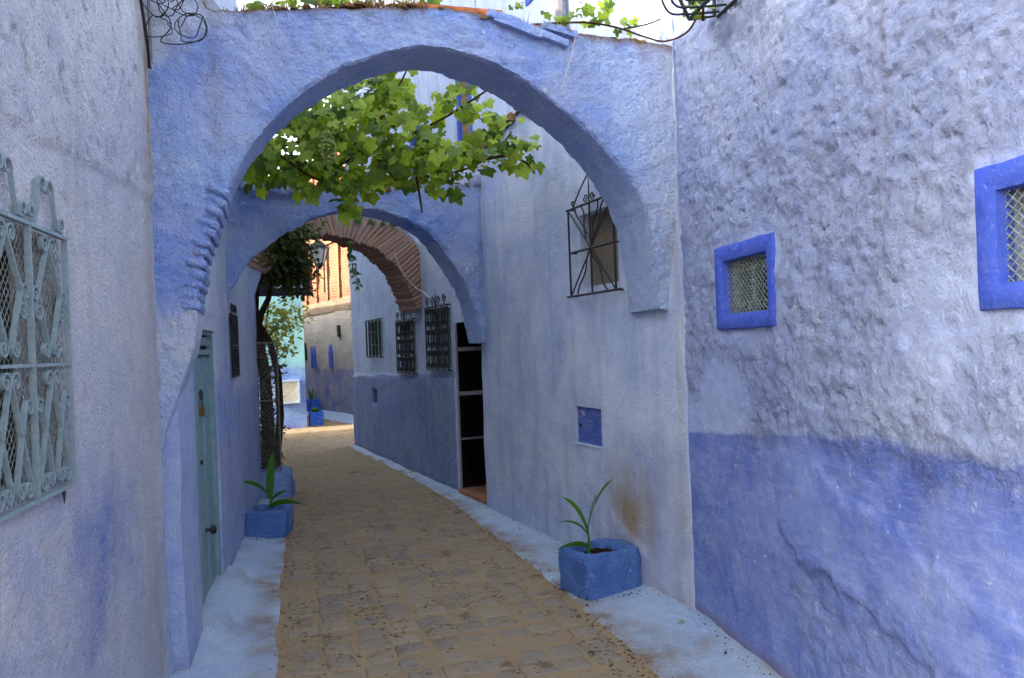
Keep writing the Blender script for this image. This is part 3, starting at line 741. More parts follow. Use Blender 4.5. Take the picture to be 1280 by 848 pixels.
# ------------------------------------------------------------------ left house with the teal scroll grille
hL1 = thing('house', WL1.p(1, 0), 'tall grey lavender stucco house with teal scrollwork window grille', 'house')
lw = (1.50, 2.5, 1.27, 2.04)
def dispL1(s, z):
    seam = sm(-.02, .02, z - (2.47 - .06 * s + .03 * fr((s, 0, 2), 4, 3)))
    q = s * .8 - z * .6; r2 = s * .6 + z * .8
    gouge = -max(0, fr((q * 2.2, r2, 77), 9, 3) - .28) * .05 * (.35 + .65 * seam)
    return gouge + .008 * fr((s, z, 31), 1.5, 4) + .0035 * fr((s, z, 2), 12, 4) + seam * (.012 + .004 * fr((s, z, 7), 12, 3)) + .05 * sm(.12, .0, s) * sm(1.6, .2, z) * 0
def attrL1(s, z):
    p = .12 * sm(1.9, .4, z) + .95 * sm(.9, .2, abs(z - .85 - .1 * s)) * max(0, .35 + fr((s, z, 3), 1.1, 4)) * sm(.2, 1.2, s) + .1 * max(0, fr((s, z, 5), 2, 3))
    st = .55 * sm(.17, .03, abs(s - .16)) * sm(1.3, 2.2, z) * (.5 + .5 * fr((s, z, 1), 4, 3)) + .75 * sm(.06, .02, abs(s - .10)) * sm(2.2, 3.0, z) + .25 * sm(.2, .05, abs(s - .32)) * sm(2.2, 1.0, z)
    return p, st
slL = spread(.05, 2.4, .015, lw[:2]) + [lw[1]] + spread(lw[1], 3.7, .3)[1:]; zlL = spread(0, 3.6, .015, lw[2:]) + spread(3.6, 4.7, .2)[1:]
wall_sheet(WL1, slL, zlL, .35, [lw + (.16,)], dispL1, attrL1, M['wall_L1'], hL1)
rear(WL1, .05, 3.7, -.36, -3.5, 4.6, M['wall_L1'], hL1)
a, b, c, d = lw
part(lambda m: WL1.box(m, a, b, c, d, -.159, -.14), 'window', M['dark_room'], hL1, smooth=False)
og = .012; wd = .018; th = .006
g_ = part(lambda m: [WL1.ribbon(m, [(s, 1.243), (s, 2.067)], og, wd, .010) for s in (1.475, 1.80, 2.13, 2.46)] + [WL1.ribbon(m, [(1.47, z), (2.47, z)], og, wd, .012) for z in (1.243, 2.067)] + [WL1.ribbon(m, [(1.47, 1.645), (2.47, 1.645)], og + .004, .012, .010)], 'window_grille', M['teal_iron'], hL1, smooth=False)
part(lambda m: WL1.diamonds(m, 1.48, 2.46, 1.25, 2.06, .002, .030, .036, .0012), 'wire_mesh', M['wire_pale'], g_)
for bay in range(3):
    s0 = 1.475 + bay * .328; s1 = s0 + .328; sc = (s0 + s1) / 2
    for (zb, zt, up) in ((1.25, 1.64, 0), (1.65, 2.06, 1)):
        for fl in (1, -1):
            inner = (sc + fl * .032, zt - .045); outer_ = (sc + fl * .118, zb + .10)
            if not up: inner, outer_ = (sc + fl * .032, zt - .045), (sc + fl * .118, zt - .16)
            part(lambda m: WL1.ribbon(m, s_scroll((sc + fl * .034, zt - .04), (sc + fl * .10, zb + (.16 if up else .04)), .031, -fl), og, .015, th), 'scroll', M['teal_iron'], g_)
            part(lambda m: WL1.ribbon(m, c_scroll((sc + fl * .125, zt - (.12 if not up else .20)), (sc + fl * .045, zb + .045), .028, fl), og, .015, th), 'scroll', M['teal_iron'], g_)
    for fl in (1, -1):                                        # crest above the top rail
        pts = curl(sc + fl * .135, 2.105, .03, -math.pi / 2, 1.15, fl) + [(sc + fl * .10, 2.085), (sc + fl * .075, 2.13), (sc + fl * .06, 2.20)] + curl(sc + fl * .028, 2.205, .034, 0 if fl > 0 else math.pi, .9, -fl)[::-1]
        part(lambda m: WL1.ribbon(m, pts, og, .015, th), 'scroll', M['teal_iron'], g_)
part(lambda m: m.tube([WL1.p(1.57, 1.245, .02), WL1.p(1.565, 1.19, .02)], lambda t: .008 * (1.1 - t), 5), 'spike', M['iron'], g_)

# ------------------------------------------------------------------ left house with the teal plank door
hL2 = thing('house', WL2.p(2.5, 0), 'pale lilac house with narrow teal plank door under the arches', 'house')
dop2 = (.56, 1.62, 0, 1.83); lgw = (2.50, 2.95, 1.50, 1.98)
def dispL2(s, z):
    return .014 * fr((s, z, 41), 1.6, 4) + .004 * fr((s, z, 2), 8, 3) + .03 * sm(.30, 0, z) * sm(1.9, 2.2, s) * 0
def attrL2(s, z):
    p = .25 + .45 * sm(1.9, 1.3, z + .2 * fr((s, z, 3), 2, 3)) + .25 * fr((s, z, 9), 2, 3)
    if z > 1.95: p = .0
    if s > 2.6: p *= sm(1.5, 1.2, z)
    return p, .3 * sm(.15, 0, z)
slL2 = spread(.04, 5.36, .03, [dop2[0], dop2[1], lgw[0], lgw[1]]); zlL2 = spread(0, 2.8, .03, [1.83, lgw[2], lgw[3]]) + spread(2.8, 5.4, .2)[1:]
wall_sheet(WL2, slL2, zlL2, .35, [dop2 + (.10,), lgw + (.1,)], dispL2, attrL2, M['wall_L2'], hL2)
rear(WL2, .06, 5.3, -.36, -3.2, 5.3, M['wall_L2'], hL2)
mb = MB(); WL2.box(mb, 5.32, 12.3, 0, 7.6, -4.6, -1.2); mb.obj('sun_block_wing', M['wall_L2'], hL2, smooth=False)  # unseen wing, added to keep the sun off the far lane
mb = MB(); WL2.box(mb, 1.2, 5.3, 5.302, 7.6, -3.2, -1.2); mb.obj('sun_block_storey', M['wall_L2'], hL2, smooth=False)  # unseen set-back storey, added to shade the upper facade across the lane
a, b, c, d = dop2
dd = part(lambda m: [WL2.box(m, a, b, .02, d, -.099, -.075)], 'door', M['teal_wood'], hL2, smooth=False)
npk = 6
for k in range(npk):
    q = part(lambda m: WL2.box(m, a + .05 + k * .16 + .003, a + .05 + (k + 1) * .16 - .003, .05, 1.66, -.074, -.045 - .004 * (k % 2)), 'plank', M['teal_wood'], dd, smooth=False)
    bv = q.modifiers.new('bevel', 'BEVEL'); bv.width = .004; bv.segments = 1
for q0, q1 in ((a + .001, a + .05), (b - .05, b - .001)): part(lambda m: WL2.box(m, q0, q1, .02, d - .001, -.074, -.02), 'jamb', M['teal_wood'], dd, smooth=False)
part(lambda m: [WL2.box(m, a + .05, b - .05, 1.665, 1.70, -.074, -.025), WL2.box(m, a + .05, b - .05, 1.80, 1.829, -.074, -.025)], 'transom', M['teal_wood'], dd, smooth=False)
part(lambda m: WL2.box(m, a + .051, b - .051, 1.70, 1.80, -.074, -.06), 'transom_back', M['dark_room'], dd, smooth=False)
for k in range(5):
    s = a + .13 + k * .2
    for fl in (1, -1): part(lambda m: WL2.ribbon(m, curl(s + fl * .045, 1.75, .04, math.pi if fl > 0 else 0, 1.3, fl), -.045, .015, .006), 'scroll', M['teal_iron'], dd)
part(lambda m: m.tube([WL2.p(1.06 + .05 * math.cos(t * .6), 1.41 + .03 * math.sin(t * .6), -.03) for t in range(11)], .006, 6), 'hasp', M['iron'], dd)
pdl = part(lambda m: WL2.box(m, 1.045, 1.10, 1.27, 1.335, -.042, -.018), 'padlock', M['brass'], dd, smooth=False)
part(lambda m: m.tube([WL2.p(1.055, 1.33, -.03), WL2.p(1.055, 1.375, -.03), WL2.p(1.0725, 1.392, -.03), WL2.p(1.09, 1.375, -.03), WL2.p(1.09, 1.33, -.03)], .005, 6), 'shackle', M['steel'], pdl)
part(lambda m: m.tube([WL2.p(1.15, .52, -.05), WL2.p(1.15, .52, -.02), WL2.p(1.15, .52, -.012), WL2.p(1.15, .52, .012), WL2.p(1.15, .52, .02)], lambda t: (.012, .012, .03, .03, .012)[round(t * 4)], 10), 'knob', M['iron'], dd)
part(lambda m: m.tube([WL2.p(1.02, .98, -.05), WL2.p(1.02, .98, -.03)], .014, 8), 'keyhole', M['iron'], dd)
g2 = part(lambda m: [m.tube([WL2.p(s, 1.48, .02), WL2.p(s, 2.0, .02)], .008, 5) for s in (2.48, 2.64, 2.80, 2.97)] + [m.tube([WL2.p(2.48, z, .02), WL2.p(2.97, z, .02)], .008, 5) for z in (1.48, 1.74, 2.0)], 'window_grille', M['iron'], hL2)
for k in range(3):
    for j in range(2):
        for fl in (1, -1): part(lambda m: m.tube([WL2.p(x, y, .02) for x, y in c_scroll((2.56 + k * .163 + fl * .036, 1.48 + j * .26 + .21), (2.56 + k * .163 + fl * .036, 1.48 + j * .26 + .05), .03, fl)[::2]], .006, 4), 'scroll', M['iron'], g2)
    part(lambda m: m.tube([WL2.p(x, y, .02) for x, y in curl(2.56 + k * .163, 2.06, .05, 0, 1.2, 1)], .006, 4), 'scroll', M['iron'], g2)
part(lambda m: WL2.box(m, lgw[0], lgw[1], lgw[2], lgw[3], -.099, -.08), 'window', M['glass'], hL2, smooth=False)

# ------------------------------------------------------------------ far houses
hT = thing('house', (-5.2, 17.6, 0), 'turquoise and blue house with cream meter box at the bend', 'house')
WT = Wall((-9.0, 16.4), (-4.60, 17.72), 1)
wall_sheet(WT, spread(0, WT.len, .1), spread(0, 3.6, .1, [1.42]), .4, [], lambda s, z: .008 * fr((s, z, 51), 2, 4), lambda s, z: (sm(1.43, 1.40, z), .4 * sm(.12, 0, z)), M['turquoise'], hT)
WT2 = Wall((-4.60, 17.72), (-9.2, 25.8), 1)
wall_sheet(WT2, spread(.2, WT2.len, .15), spread(0, 3.6, .15), .4, [], None, lambda s, z: (sm(1.43, 1.40, z), 0), M['turquoise'], hT, name='side_wall')
sT = (WT.len - .66, WT.len - .17)
mbx = part(lambda m: [WT.box(m, sT[0] - .04, sT[1] + .04, z0, z1, -.02, .07) for z0, z1 in ((.56, .60), (1.04, 1.08))] + [WT.box(m, s0, s1,   .60, 1.04, -.02, .07) for s0, s1 in ((sT[0] - .04, sT[0]), (sT[1], sT[1] + .04))], 'meter_box', M['verge'], hT, smooth=False)
part(lambda m: WT.box(m, sT[0], sT[1], .60, 1.04, -.02, .05), 'box_door', M['cream'], mbx, smooth=False)
part(lambda m: WT.box(m, sT[0] + .02, sT[0] + .035, .78, .84, .05, .06), 'handle', M['iron'], mbx, smooth=False)

hE = thing('house', WE.p(2, 0), 'tall old house with sunlit exposed brick above beige and blue walls', 'house')
def attrE(s, z):
    return sm(1.28, 1.2, z + .05 * fr((s, z, 1), 2, 3)) * (.75 + .4 * fr((s, z, 4), 2.5, 3)), .5 * sm(2.3, 2.7, z) * abs(fr((s, z, 3), 2, 3)) + .5 * sm(.1, .0, z) * 0
wall_sheet(WE, spread(-3.0, 6.5, .1), spread(0, 2.72, .1), .5, [], lambda s, z: .03 * fr((s, z, 61), 1.2, 4), attrE, M['far_wall'], hE)
def dispE(s, z): return -.02 + .04 * fr((s, z, 71), 2.2, 4)
wall_sheet(WE, spread(-3.0, 6.5, .12), spread(3.05, 7.0, .12), .5, [(0.3, .75, 3.3, 4.2, .15), (1.9, 2.3, 3.25, 4.4, .15)], dispE, None, M['far_brick'], hE, name='brick_storey')
wall_sheet(WE, spread(-3.0, 6.5, .12), spread(2.722, 3.048, .08), .45, [], lambda s, z: .025 + .03 * fr((s, z, 5), 2, 3), lambda s, z: (0, .2), M['far_stone'], hE, name='string_course')
mb = MB()
for k in range(8): part(lambda m: WE.box(m, -1.6 + k * .95, -1.45 + k * .95, 3.05, 7.0, -.02, .05), 'timber_post', M['timber'], hE, smooth=False)
for z in (4.55, 5.6): part(lambda m: WE.box(m, -3.0, 6.5, z, z + .12, -.02, .04), 'timber_rail', M['timber'], hE, smooth=False)
for s, z0, w in ((.66, 1.22, .06), (.95, 1.22, .05), (2.33, 1.24, .11)):       # blue-painted pointed niches
    part(lambda m: m.add([WE.p(s - w, z0, .05), WE.p(s + w, z0, .05), WE.p(s + w, z0 + .38, .05), WE.p(s, z0 + .62, .05), WE.p(s - w, z0 + .38, .05),
                          WE.p(s - w, z0, -.05), WE.p(s + w, z0, -.05), WE.p(s + w, z0 + .38, -.05), WE.p(s, z0 + .62, -.05), WE.p(s - w, z0 + .38, -.05)],
                         [(0, 1, 2, 3, 4), (9, 8, 7, 6, 5), (0, 5, 6, 1), (1, 6, 7, 2), (2, 7, 8, 3), (3, 8, 9, 4), (4, 9, 5, 0)]), 'painted_niche', M['frame_blue'], hE, smooth=False)
part(lambda m: WE.box(m, 2.97, 3.12, 2.05, 2.35, -.02, .045), 'slit_window', M['dark_room'], hE, smooth=False)
part(lambda m: WE.box(m, -.15, .12, 1.45, 1.95, -.02, .05), 'slit_window', M['dark_room'], hE, smooth=False)
mb = MB()
V = []; F = []; A = {'paint': [], 'stain': []}
for i in range(41):
    s = -1.0 + i * .2
    for j in range(6):
        o_ = j * .16 ; V.append(WE.p(s, .06 - .055 * j / 5 + .01 * fr((s, o_, 2), 2, 3), o_ * (1 + .2 * fr((s, 1, 1), 1, 3)))); A['paint'].append(.7); A['stain'].append(.6 if j > 4 else 0)
for i in range(40):
    for j in range(5): k = i * 6 + j; F.append((k, k + 1, k + 7, k + 6))
o = mesh_obj('pavement_edge', V, F, M['verge'], None, True, 60, A); o['kind'] = 'structure'

# ------------------------------------------------------------------ arches
i1 = [(-0.14,-0.03), (-0.16,0.46), (-0.18,0.95), (-0.14,1.24), (-0.07,1.44), (0.02,1.72), (0.04,1.87), (0.06,2.05), (0.11,2.26), (0.17,2.42), (0.28,2.66), (0.41,2.86), (0.56,3.01), (0.71,3.13), (0.88,3.23), (1.06,3.30), (1.24,3.35), (1.43,3.35), (1.61,3.31), (1.80,3.24), (1.99,3.13), (2.19,2.98), (2.37,2.81), (2.52,2.60), (2.61,2.39), (2.66,2.17), (2.68,1.99), (2.69,1.84)]
o1 = [(-0.24,-0.03), (-0.26,0.47), (-0.28,0.96), (-0.28,1.24), (-0.28,1.45), (-0.28,1.73), (-0.28,1.87), (-0.28,2.10), (-0.28,2.38), (-0.27,2.67), (-0.27,3.07), (-0.25,3.72), (0.02,3.72), (0.14,3.46), (0.43,3.49), (0.89,3.53), (1.25,3.57), (1.43,3.58), (1.62,3.56), (1.86,3.54), (2.11,3.51), (2.31,3.49), (2.58,3.46), (2.88,3.38), (2.90,3.01), (2.90,2.66), (2.86,2.17), (2.80,1.82)]
i2 = [(-0.02,2.09), (0.08,2.27), (0.20,2.44), (0.33,2.55), (0.49,2.67), (0.64,2.76), (0.77,2.83), (1.02,2.91), (1.32,2.93), (1.65,2.86), (1.90,2.75), (2.09,2.53), (2.25,2.31), (2.37,2.05), (2.44,1.69)]
o2 = [(-0.16,2.09), (-0.16,2.34), (-0.16,2.73), (-0.05,3.10), (0.19,3.14), (0.43,3.12), (0.72,3.09), (1.05,3.11), (1.36,3.15), (1.77,3.21), (2.20,3.24), (2.66,3.26), (2.66,2.79), (2.62,2.31), (2.58,1.68)]
i3 = [(0.05,1.90), (0.08,2.20), (0.17,2.50), (0.34,2.77), (0.60,2.94), (0.96,3.04), (1.22,3.02), (1.44,2.97), (1.72,2.90), (2.03,2.69), (2.22,2.41), (2.33,2.12)]
o3 = [(-0.12,1.90), (-0.13,2.24), (-0.08,2.58), (0.09,2.90), (0.36,3.15), (0.77,3.31), (1.25,3.36), (1.72,3.31), (2.14,3.17), (2.41,2.96), (2.47,2.58), (2.47,2.12)]
def cat(tab, t):
    n = len(tab) - 1; x = min(max(t, 0), 1) * n; i = min(int(x), n - 1); f = x - i
    p = [tab[max(0, min(n, i + k))] for k in (-1, 0, 1, 2)]
    return tuple(.5 * (2 * p[1][c] + (p[2][c] - p[0][c]) * f + (2 * p[0][c] - 5 * p[1][c] + 4 * p[2][c] - p[3][c]) * f * f + (3 * p[1][c] - p[0][c] - 3 * p[2][c] + p[3][c]) * f ** 3) for c in (0, 1))
def linear(tab, t):
    n = len(tab) - 1; x = min(max(t, 0), 1) * n; i = min(int(x), n - 1); f = x - i
    return tuple(tab[i][c] + (tab[i + 1][c] - tab[i][c]) * f for c in (0, 1))
def arch_mesh(name, W, inn, out, depth, K, Mr, Nd, amp, attr, mat, parent, seed):
    V = []; F = []; A = {'paint': [], 'stain': []}; ring = 2 * Mr + 2 * Nd
    for k in range(K + 1):
        t = k / K; a = cat(inn, t); b = linear(out, t)
        pts = []
        for j in range(Mr): f = j / Mr; pts.append((b[0] + (a[0] - b[0]) * f, b[1] + (a[1] - b[1]) * f, 0, 1 - f))
        for j in range(Nd): pts.append((a[0], a[1], -depth * j / Nd, 0))
        for j in range(Mr): f = j / Mr; pts.append((a[0] + (b[0] - a[0]) * f, a[1] + (b[1] - a[1]) * f, -depth, f))
        for j in range(Nd): pts.append((b[0], b[1], -depth * (1 - j / Nd), 1))
        for (s, z, o, f) in pts:
            q = Vector((s, z, o + seed)); m = 1.0
            edge = min(abs(o), abs(o + depth))
            nv = noise.noise_vector(q * 4) * .35 + noise.noise_vector(q * 11) * .35 + noise.noise_vector(q * 24) * .30 + noise.noise_vector(q * 45) * .15
            v = nv * amp
            # worn arrises
            if f == 0 and edge < .001: v += Vector((0, 0, -.012 if o > -.01 else .012)) + Vector((.012 * fr((s, z, seed + 3), 9, 4), .022 * fr((s, z, seed), 10, 4), -.015 * max(0, fr((s, z, seed + 6), 8, 3))))
            if f > .98: v.y += .03 * fr((s, o, seed), 5, 4)
            if seed == 0 and s > 2.2: o += .15 * sm(2.25, 2.85, s) * (1 + o / depth) * sm(1.84, 2.5, z)
            V.append(W.p(s + v.x * .6, z + v.y * .6, o + v.z * 1.3)); pa, st = attr(s, z, o, f); A['paint'].append(pa); A['stain'].append(st)
    for k in range(K):
        for j in range(ring):
            F.append((k * ring + j, k * ring + (j + 1) % ring, (k + 1) * ring + (j + 1) % ring, (k + 1) * ring + j))
    F.append(tuple(range(ring))); F.append(tuple(K * ring + j for j in range(ring - 1, -1, -1)))
    return mesh_obj(name, V, F, mat, parent, True, 50, A)
W1 = Wall((-1.66, 4.13), (.972, 4.942), 1); W2 = Wall((-2.317, 6.571), (-.254, 7.949), 1); W3 = Wall((-2.768, 8.471), (-1.135, 10.2), 1)
def attr1(s, z, o, f):
    pa = .8 + .25 * fr((s, z, 3), 2, 3)
    if s < .4:
        pa *= sm(1.78, 1.92, z + .10 * fr((s, z, 1), 5, 3) - max(0, s + .05) * .6)
        pa = max(pa, .42 * sm(1.7, 1.3, z) * sm(-.1, 0, -s) + .12)
        pa *= 1 - .7 * sm(3.15, 3.4, z - s * .9)
    pa *= 1 - .6 * sm(2.45, 2.85, s)
    dl = .12 + .55 * max(0, fr((s * 1.5, .3, 1), 6, 4)); st = (.95 * sm(1 - dl, 1.0, f) * (.5 + .7 * max(0, fr((s * 3, z * .5, 1), 4, 3) + .2)) + .8 * sm(.93, 1, f)) if z > 3.1 else 0
    if abs(s - .17) < .07 and 2.7 < z < 3.5: st = max(st, .35 * (1 - abs(s - .17) / .07))
    return pa, st
arch1 = thing('street_arch', W1.p(1.3, 0), 'large sky-blue limewashed arch on thick left pier with grass along its top', 'arch')
body1 = arch_mesh('masonry', W1, i1, o1, .42, 400, 40, 18, .024, attr1, M['arch'], arch1, 0)
# rounded brick ends showing along the left springing
def lump(name, W, c, ang, dims, mat, parent, seed, soft=.45):
    bm = bmesh.new(); bmesh.ops.create_cube(bm, size=1); bmesh.ops.subdivide_edges(bm, edges=bm.edges[:], cuts=2, use_grid_fill=True)
    vv = []
    for v in bm.verts:
        q = v.co.copy(); ln = q.normalized() * .62; q = q.lerp(ln, soft)
        x, y, z = q.x * dims[0], q.y * dims[1], q.z * dims[2]
        nz_ = noise.noise_vector(Vector((q.x * 2 + seed, q.y * 2, q.z * 2))) * .12 * min(dims)
        x += nz_.x; y += nz_.y; z += nz_.z
        ca, sa = math.cos(ang), math.sin(ang)
        vv.append(W.p(c[0] + x * ca - y * sa, c[1] + x * sa + y * ca, c[2] + z))
    ff = [tuple(v.index for v in f.verts) for f in bm.faces]; bm.free()
    return mesh_obj(name, vv, ff, mat, parent, True, 70, {'paint': [.85] * len(vv), 'stain': [0] * len(vv)})
for k in range(12):
    z = 1.92 + k * .0545; q = [i for i in range(len(i1) - 1) if i1[i][1] <= z <= i1[i + 1][1] and i > 3][0]; f = (z - i1[q][1]) / (i1[q + 1][1] - i1[q][1])
    si = i1[q][0] + (i1[q + 1][0] - i1[q][0]) * f; sl_ = math.atan2(i1[q + 1][0] - i1[q][0], i1[q + 1][1] - i1[q][1])
    w = random.uniform(.07, .13)
    lump('brick', W1, (si - w / 2 + .012 + random.uniform(-.008, .006), z + random.uniform(-.004, .004), -.205 + random.uniform(-.008, .008)), -sl_ * .9 + random.uniform(-.06, .06), (w, .044 + random.uniform(-.006, .006), .43), M['arch'], arch1, k * 3.3, .26)
# fragments of tile and earth on top
for k, (s, w) in enumerate(((1.62, .30), (1.36, .22))):
    mb = MB(); n = 8
    vv = []; 
    for j in (0, 1):
        for r_ in (.062, .048):
            for i in range(n + 1):
                an = math.pi * i / n; vv.append(W1.p(s + (j - .5) * w, 3.585 + r_ * math.sin(an) - .02, -.08 + r_ * math.cos(an)))
    ff = []
    m_ = n + 1
    for i in range(n):
        ff += [(i, i + 1, 2 * m_ + i + 1, 2 * m_ + i), (m_ + i, 3 * m_ + i, 3 * m_ + i + 1, m_ + i + 1), (i, m_ + i, m_ + i + 1, i + 1), (2 * m_ + i, 2 * m_ + i + 1, 3 * m_ + i + 1, 3 * m_ + i)]
    ff += [(0, 2 * m_, 3 * m_, m_), (n, m_ + n, 3 * m_ + n, 2 * m_ + n)]
    mesh_obj('roof_tile', vv, ff, M['terracotta'], arch1)
for k, (s, z, w, a) in enumerate(((1.84, 3.50, .30, -.28), (1.99, 3.47, .34, -.3), (2.10, 3.50, .22, -.2), (1.76, 3.545, .2, -.2))):
    lump('stone', W1, (s, z, -.01), a, (w, .04, .10), M['arch'], arch1, k * 2.1 + 9, .14)
mb = MB(); rnd = random.Random(3)
for i in range(260):
    s = rnd.uniform(.18, 2.6); z = linear(o1, min(1, (13 + (s - .14) / 2.74 * 10) / 27))[1]; o_ = -rnd.uniform(.0, .38)
    mb.crumb(W1.p(s, z + rnd.uniform(-.012, .012), o_), (rnd.uniform(.03, .11), rnd.uniform(.03, .09), rnd.uniform(.015, .04)), rnd)
mb.obj('rubble', M['debris'], arch1, smooth=False)['kind'] = 'stuff'
def tuft(mb, p, n, h, rnd, lean=.6, w=.004, droop=0.0):
    for i in range(n):
        a = rnd.uniform(0, 6.28); hh = h * rnd.uniform(.4, 1.1); d = Vector((math.cos(a), math.sin(a), 0)) * lean * hh * rnd.uniform(.2, 1)
        q = Vector(p) + Vector((rnd.uniform(-.03, .03), rnd.uniform(-.03, .03), 0)); pr = Vector((-math.sin(a), math.cos(a), 0)) * w
        m_ = q + d * .4 + Vector((0, 0, hh * .6)); e = q + d + Vector((0, 0, hh * (1 - droop)))
        mb.add([q - pr, q + pr, m_ + pr * .7, m_ - pr * .7, e], [(0, 1, 2, 3), (3, 2, 4)])
mb = MB(); rnd = random.Random(5)
for i in range(130):
    s = rnd.choice([rnd.uniform(.2, 1.3), rnd.uniform(1.0, 1.7), rnd.uniform(1.6, 2.3), rnd.uniform(.9, 1.3)]); z = linear(o1, min(1, (13 + (s - .14) / 2.74 * 10) / 27))[1]
    tuft(mb, W1.p(s, z - .01, -rnd.uniform(-.02, .3)), 14, .075, rnd, 1.0, .0022, rnd.choice([0, .5, 1.6, 2.2]))
o = mb.obj('dry_grass', M['straw'], None, smooth=False, recalc=False); o['kind'] = 'stuff'; tag(o, 'dry straw-coloured grass tufts along the top of the large blue arch', 'grass')

arch2 = thing('street_arch', W2.p(1.2, 0), 'middle blue limewashed arch behind the vine with a crumbling top', 'arch')
def attr2(s, z, o, f):
    return .8 + .25 * fr((s, z, 13), 2, 3), (.95 * sm(.78, 1.0, f) * sm(2.9, 3.05, z) * (.3 + .9 * max(0, fr((s * 2, z, 1), 3, 3) + .2)) if z > 2.9 else 0)
arch_mesh('masonry', W2, i2, o2, .30, 200, 20, 9, .024, attr2, M['arch'], arch2, 5)
for k, (s, z, w, a) in enumerate(((.20, 3.12, .32, -.15), (.36, 3.06, .36, -.18), (.24, 3.05, .25, -.1), (.55, 3.05, .22, -.1))):
    lump('stone', W2, (s, z, -.01), a, (w, .06, .14), M['arch'], arch2, k * 2.1 + 30, .3)
mb = MB(); rnd = random.Random(8)
for i in range(110):
    s = rnd.uniform(.1, 2.6); z = linear(o2, (3 + (s + .05) / 2.71 * 8) / 14)[1]
    mb.crumb(W2.p(s, z + rnd.uniform(-.01, .03), -rnd.uniform(0, .28)), (rnd.uniform(.05, .13), rnd.uniform(.04, .10), rnd.uniform(.02, .07)), rnd)
mb.obj('rubble', M['debris'], arch2, smooth=False)['kind'] = 'stuff'
lump('capstone', W2, (2.50, 3.30, -.08), .1, (.22, .12, .22), M['wall_L1'], arch2, 77, .4)

arch3 = thing('street_arch', W3.p(1.2, 0), 'far arch of bare red brick with a pale blue left foot', 'arch')
core = arch_mesh('masonry', W3, [(a * .97 + b * .03, c_ * .97 + d_ * .03) for (a, c_), (b, d_) in zip(i3, o3)], o3, .34, 80, 6, 4, .008, lambda s, z, o, f: (.6 if s < .22 else .0, .0 if (s < .22) else .8), M['arch'], arch3, 12)
t = .20; k = 0
while t < .985:
    a = cat(i3, t); b = cat(o3, t); a2 = cat(i3, min(1, t + .012))
    c_ = ((a[0] * .55 + b[0] * .45), (a[1] * .55 + b[1] * .45)); ln = math.hypot(b[0] - a[0], b[1] - a[1]) * .92
    ang = math.atan2(b[1] - a[1], b[0] - a[0])
    inw = .03 * random.random()
    lump('brick', W3, (c_[0] - math.cos(ang) * (.02 + inw), c_[1] - math.sin(ang) * (.02 + inw), -.163), ang, (ln, .050, .362), M['brick'], arch3, k * 1.7, .12)
    L = math.hypot(a2[0] - a[0], a2[1] - a[1]); t += .012 * .056 / max(L, .01); k += 1

# ------------------------------------------------------------------ planters and young plants
def bowl_box(name, cx, cy, z0, w, d, h, rz, rim, mat, label, cat_, group=None, jitter=.020, hole_round=True):
    """block planter with a worn hole in its top"""
    t = thing(name, (cx, cy, z0), label, cat_, group)
    bm = bmesh.new(); n = 10; V = []; F = []; seed = cx * 7 + cy
    def P(x, y, z):
        q = Vector((x, y, z)); nv = noise.noise_vector(q * 9 + Vector((seed, 0, 0))) * jitter + noise.noise_vector(q * 30 + Vector((seed, 0, 0))) * jitter * .4
        x += nv.x; y += nv.y; z += nv.z * .7
        return (cx + x * math.cos(rz) - y * math.sin(rz), cy + x * math.sin(rz) + y * math.cos(rz), z0 + z)
    m = 40
    def outline(sc_, k, z):
        L = []
        for i in range(m):
            a = 2 * math.pi * (i + .5) / m; c, s = math.cos(a), math.sin(a); q = 1 / (abs(c) ** k + abs(s) ** k) ** (1 / k); L.append(P(c * q * w / 2 * sc_, s * q * d / 2 * sc_, z))
        return L
    rings = [outline(1.0, 14, -.01)] + [outline(1.0, 14, h * f) for f in (.15, .3, .45, .6, .75, .9)] + [outline(.985, 12, h * .975), outline(.95, 10, h), outline((1 - 2 * rim / w) * 1.06, 6, h), outline(1 - 2 * rim / w, 5, h - .012), outline(1 - 2 * rim / w - .04, 4, h - .09)]
    for r_ in rings: V += r_
    for r_ in range(len(rings) - 1):
        for i in range(m): F.append((r_ * m + i, r_ * m + (i + 1) % m, (r_ + 1) * m + (i + 1) % m, (r_ + 1) * m + i))
    mesh_obj('box', V, F, mat, t, True, 45)
    V = []; F = []
    for k, sc_ in enumerate((1 - 2 * rim / w - .01, .45, .2)):
        V += [(x, y, z + (0, .012, .02)[k] + .012 * fr((x, y, z), 30, 3)) for x, y, z in outline(sc_, 4, h - .055)]
    V.append((cx, cy, z0 + h - .03))
    for r_ in range(2):
        for i in range(m): F.append((r_ * m + i, r_ * m + (i + 1) % m, (r_ + 1) * m + (i + 1) % m, (r_ + 1) * m + i))
    for i in range(m): F.append((2 * m + i, 2 * m + (i + 1) % m, 3 * m))
    mesh_obj('soil', V, F, M['soil'], t, True, 0)
    return t
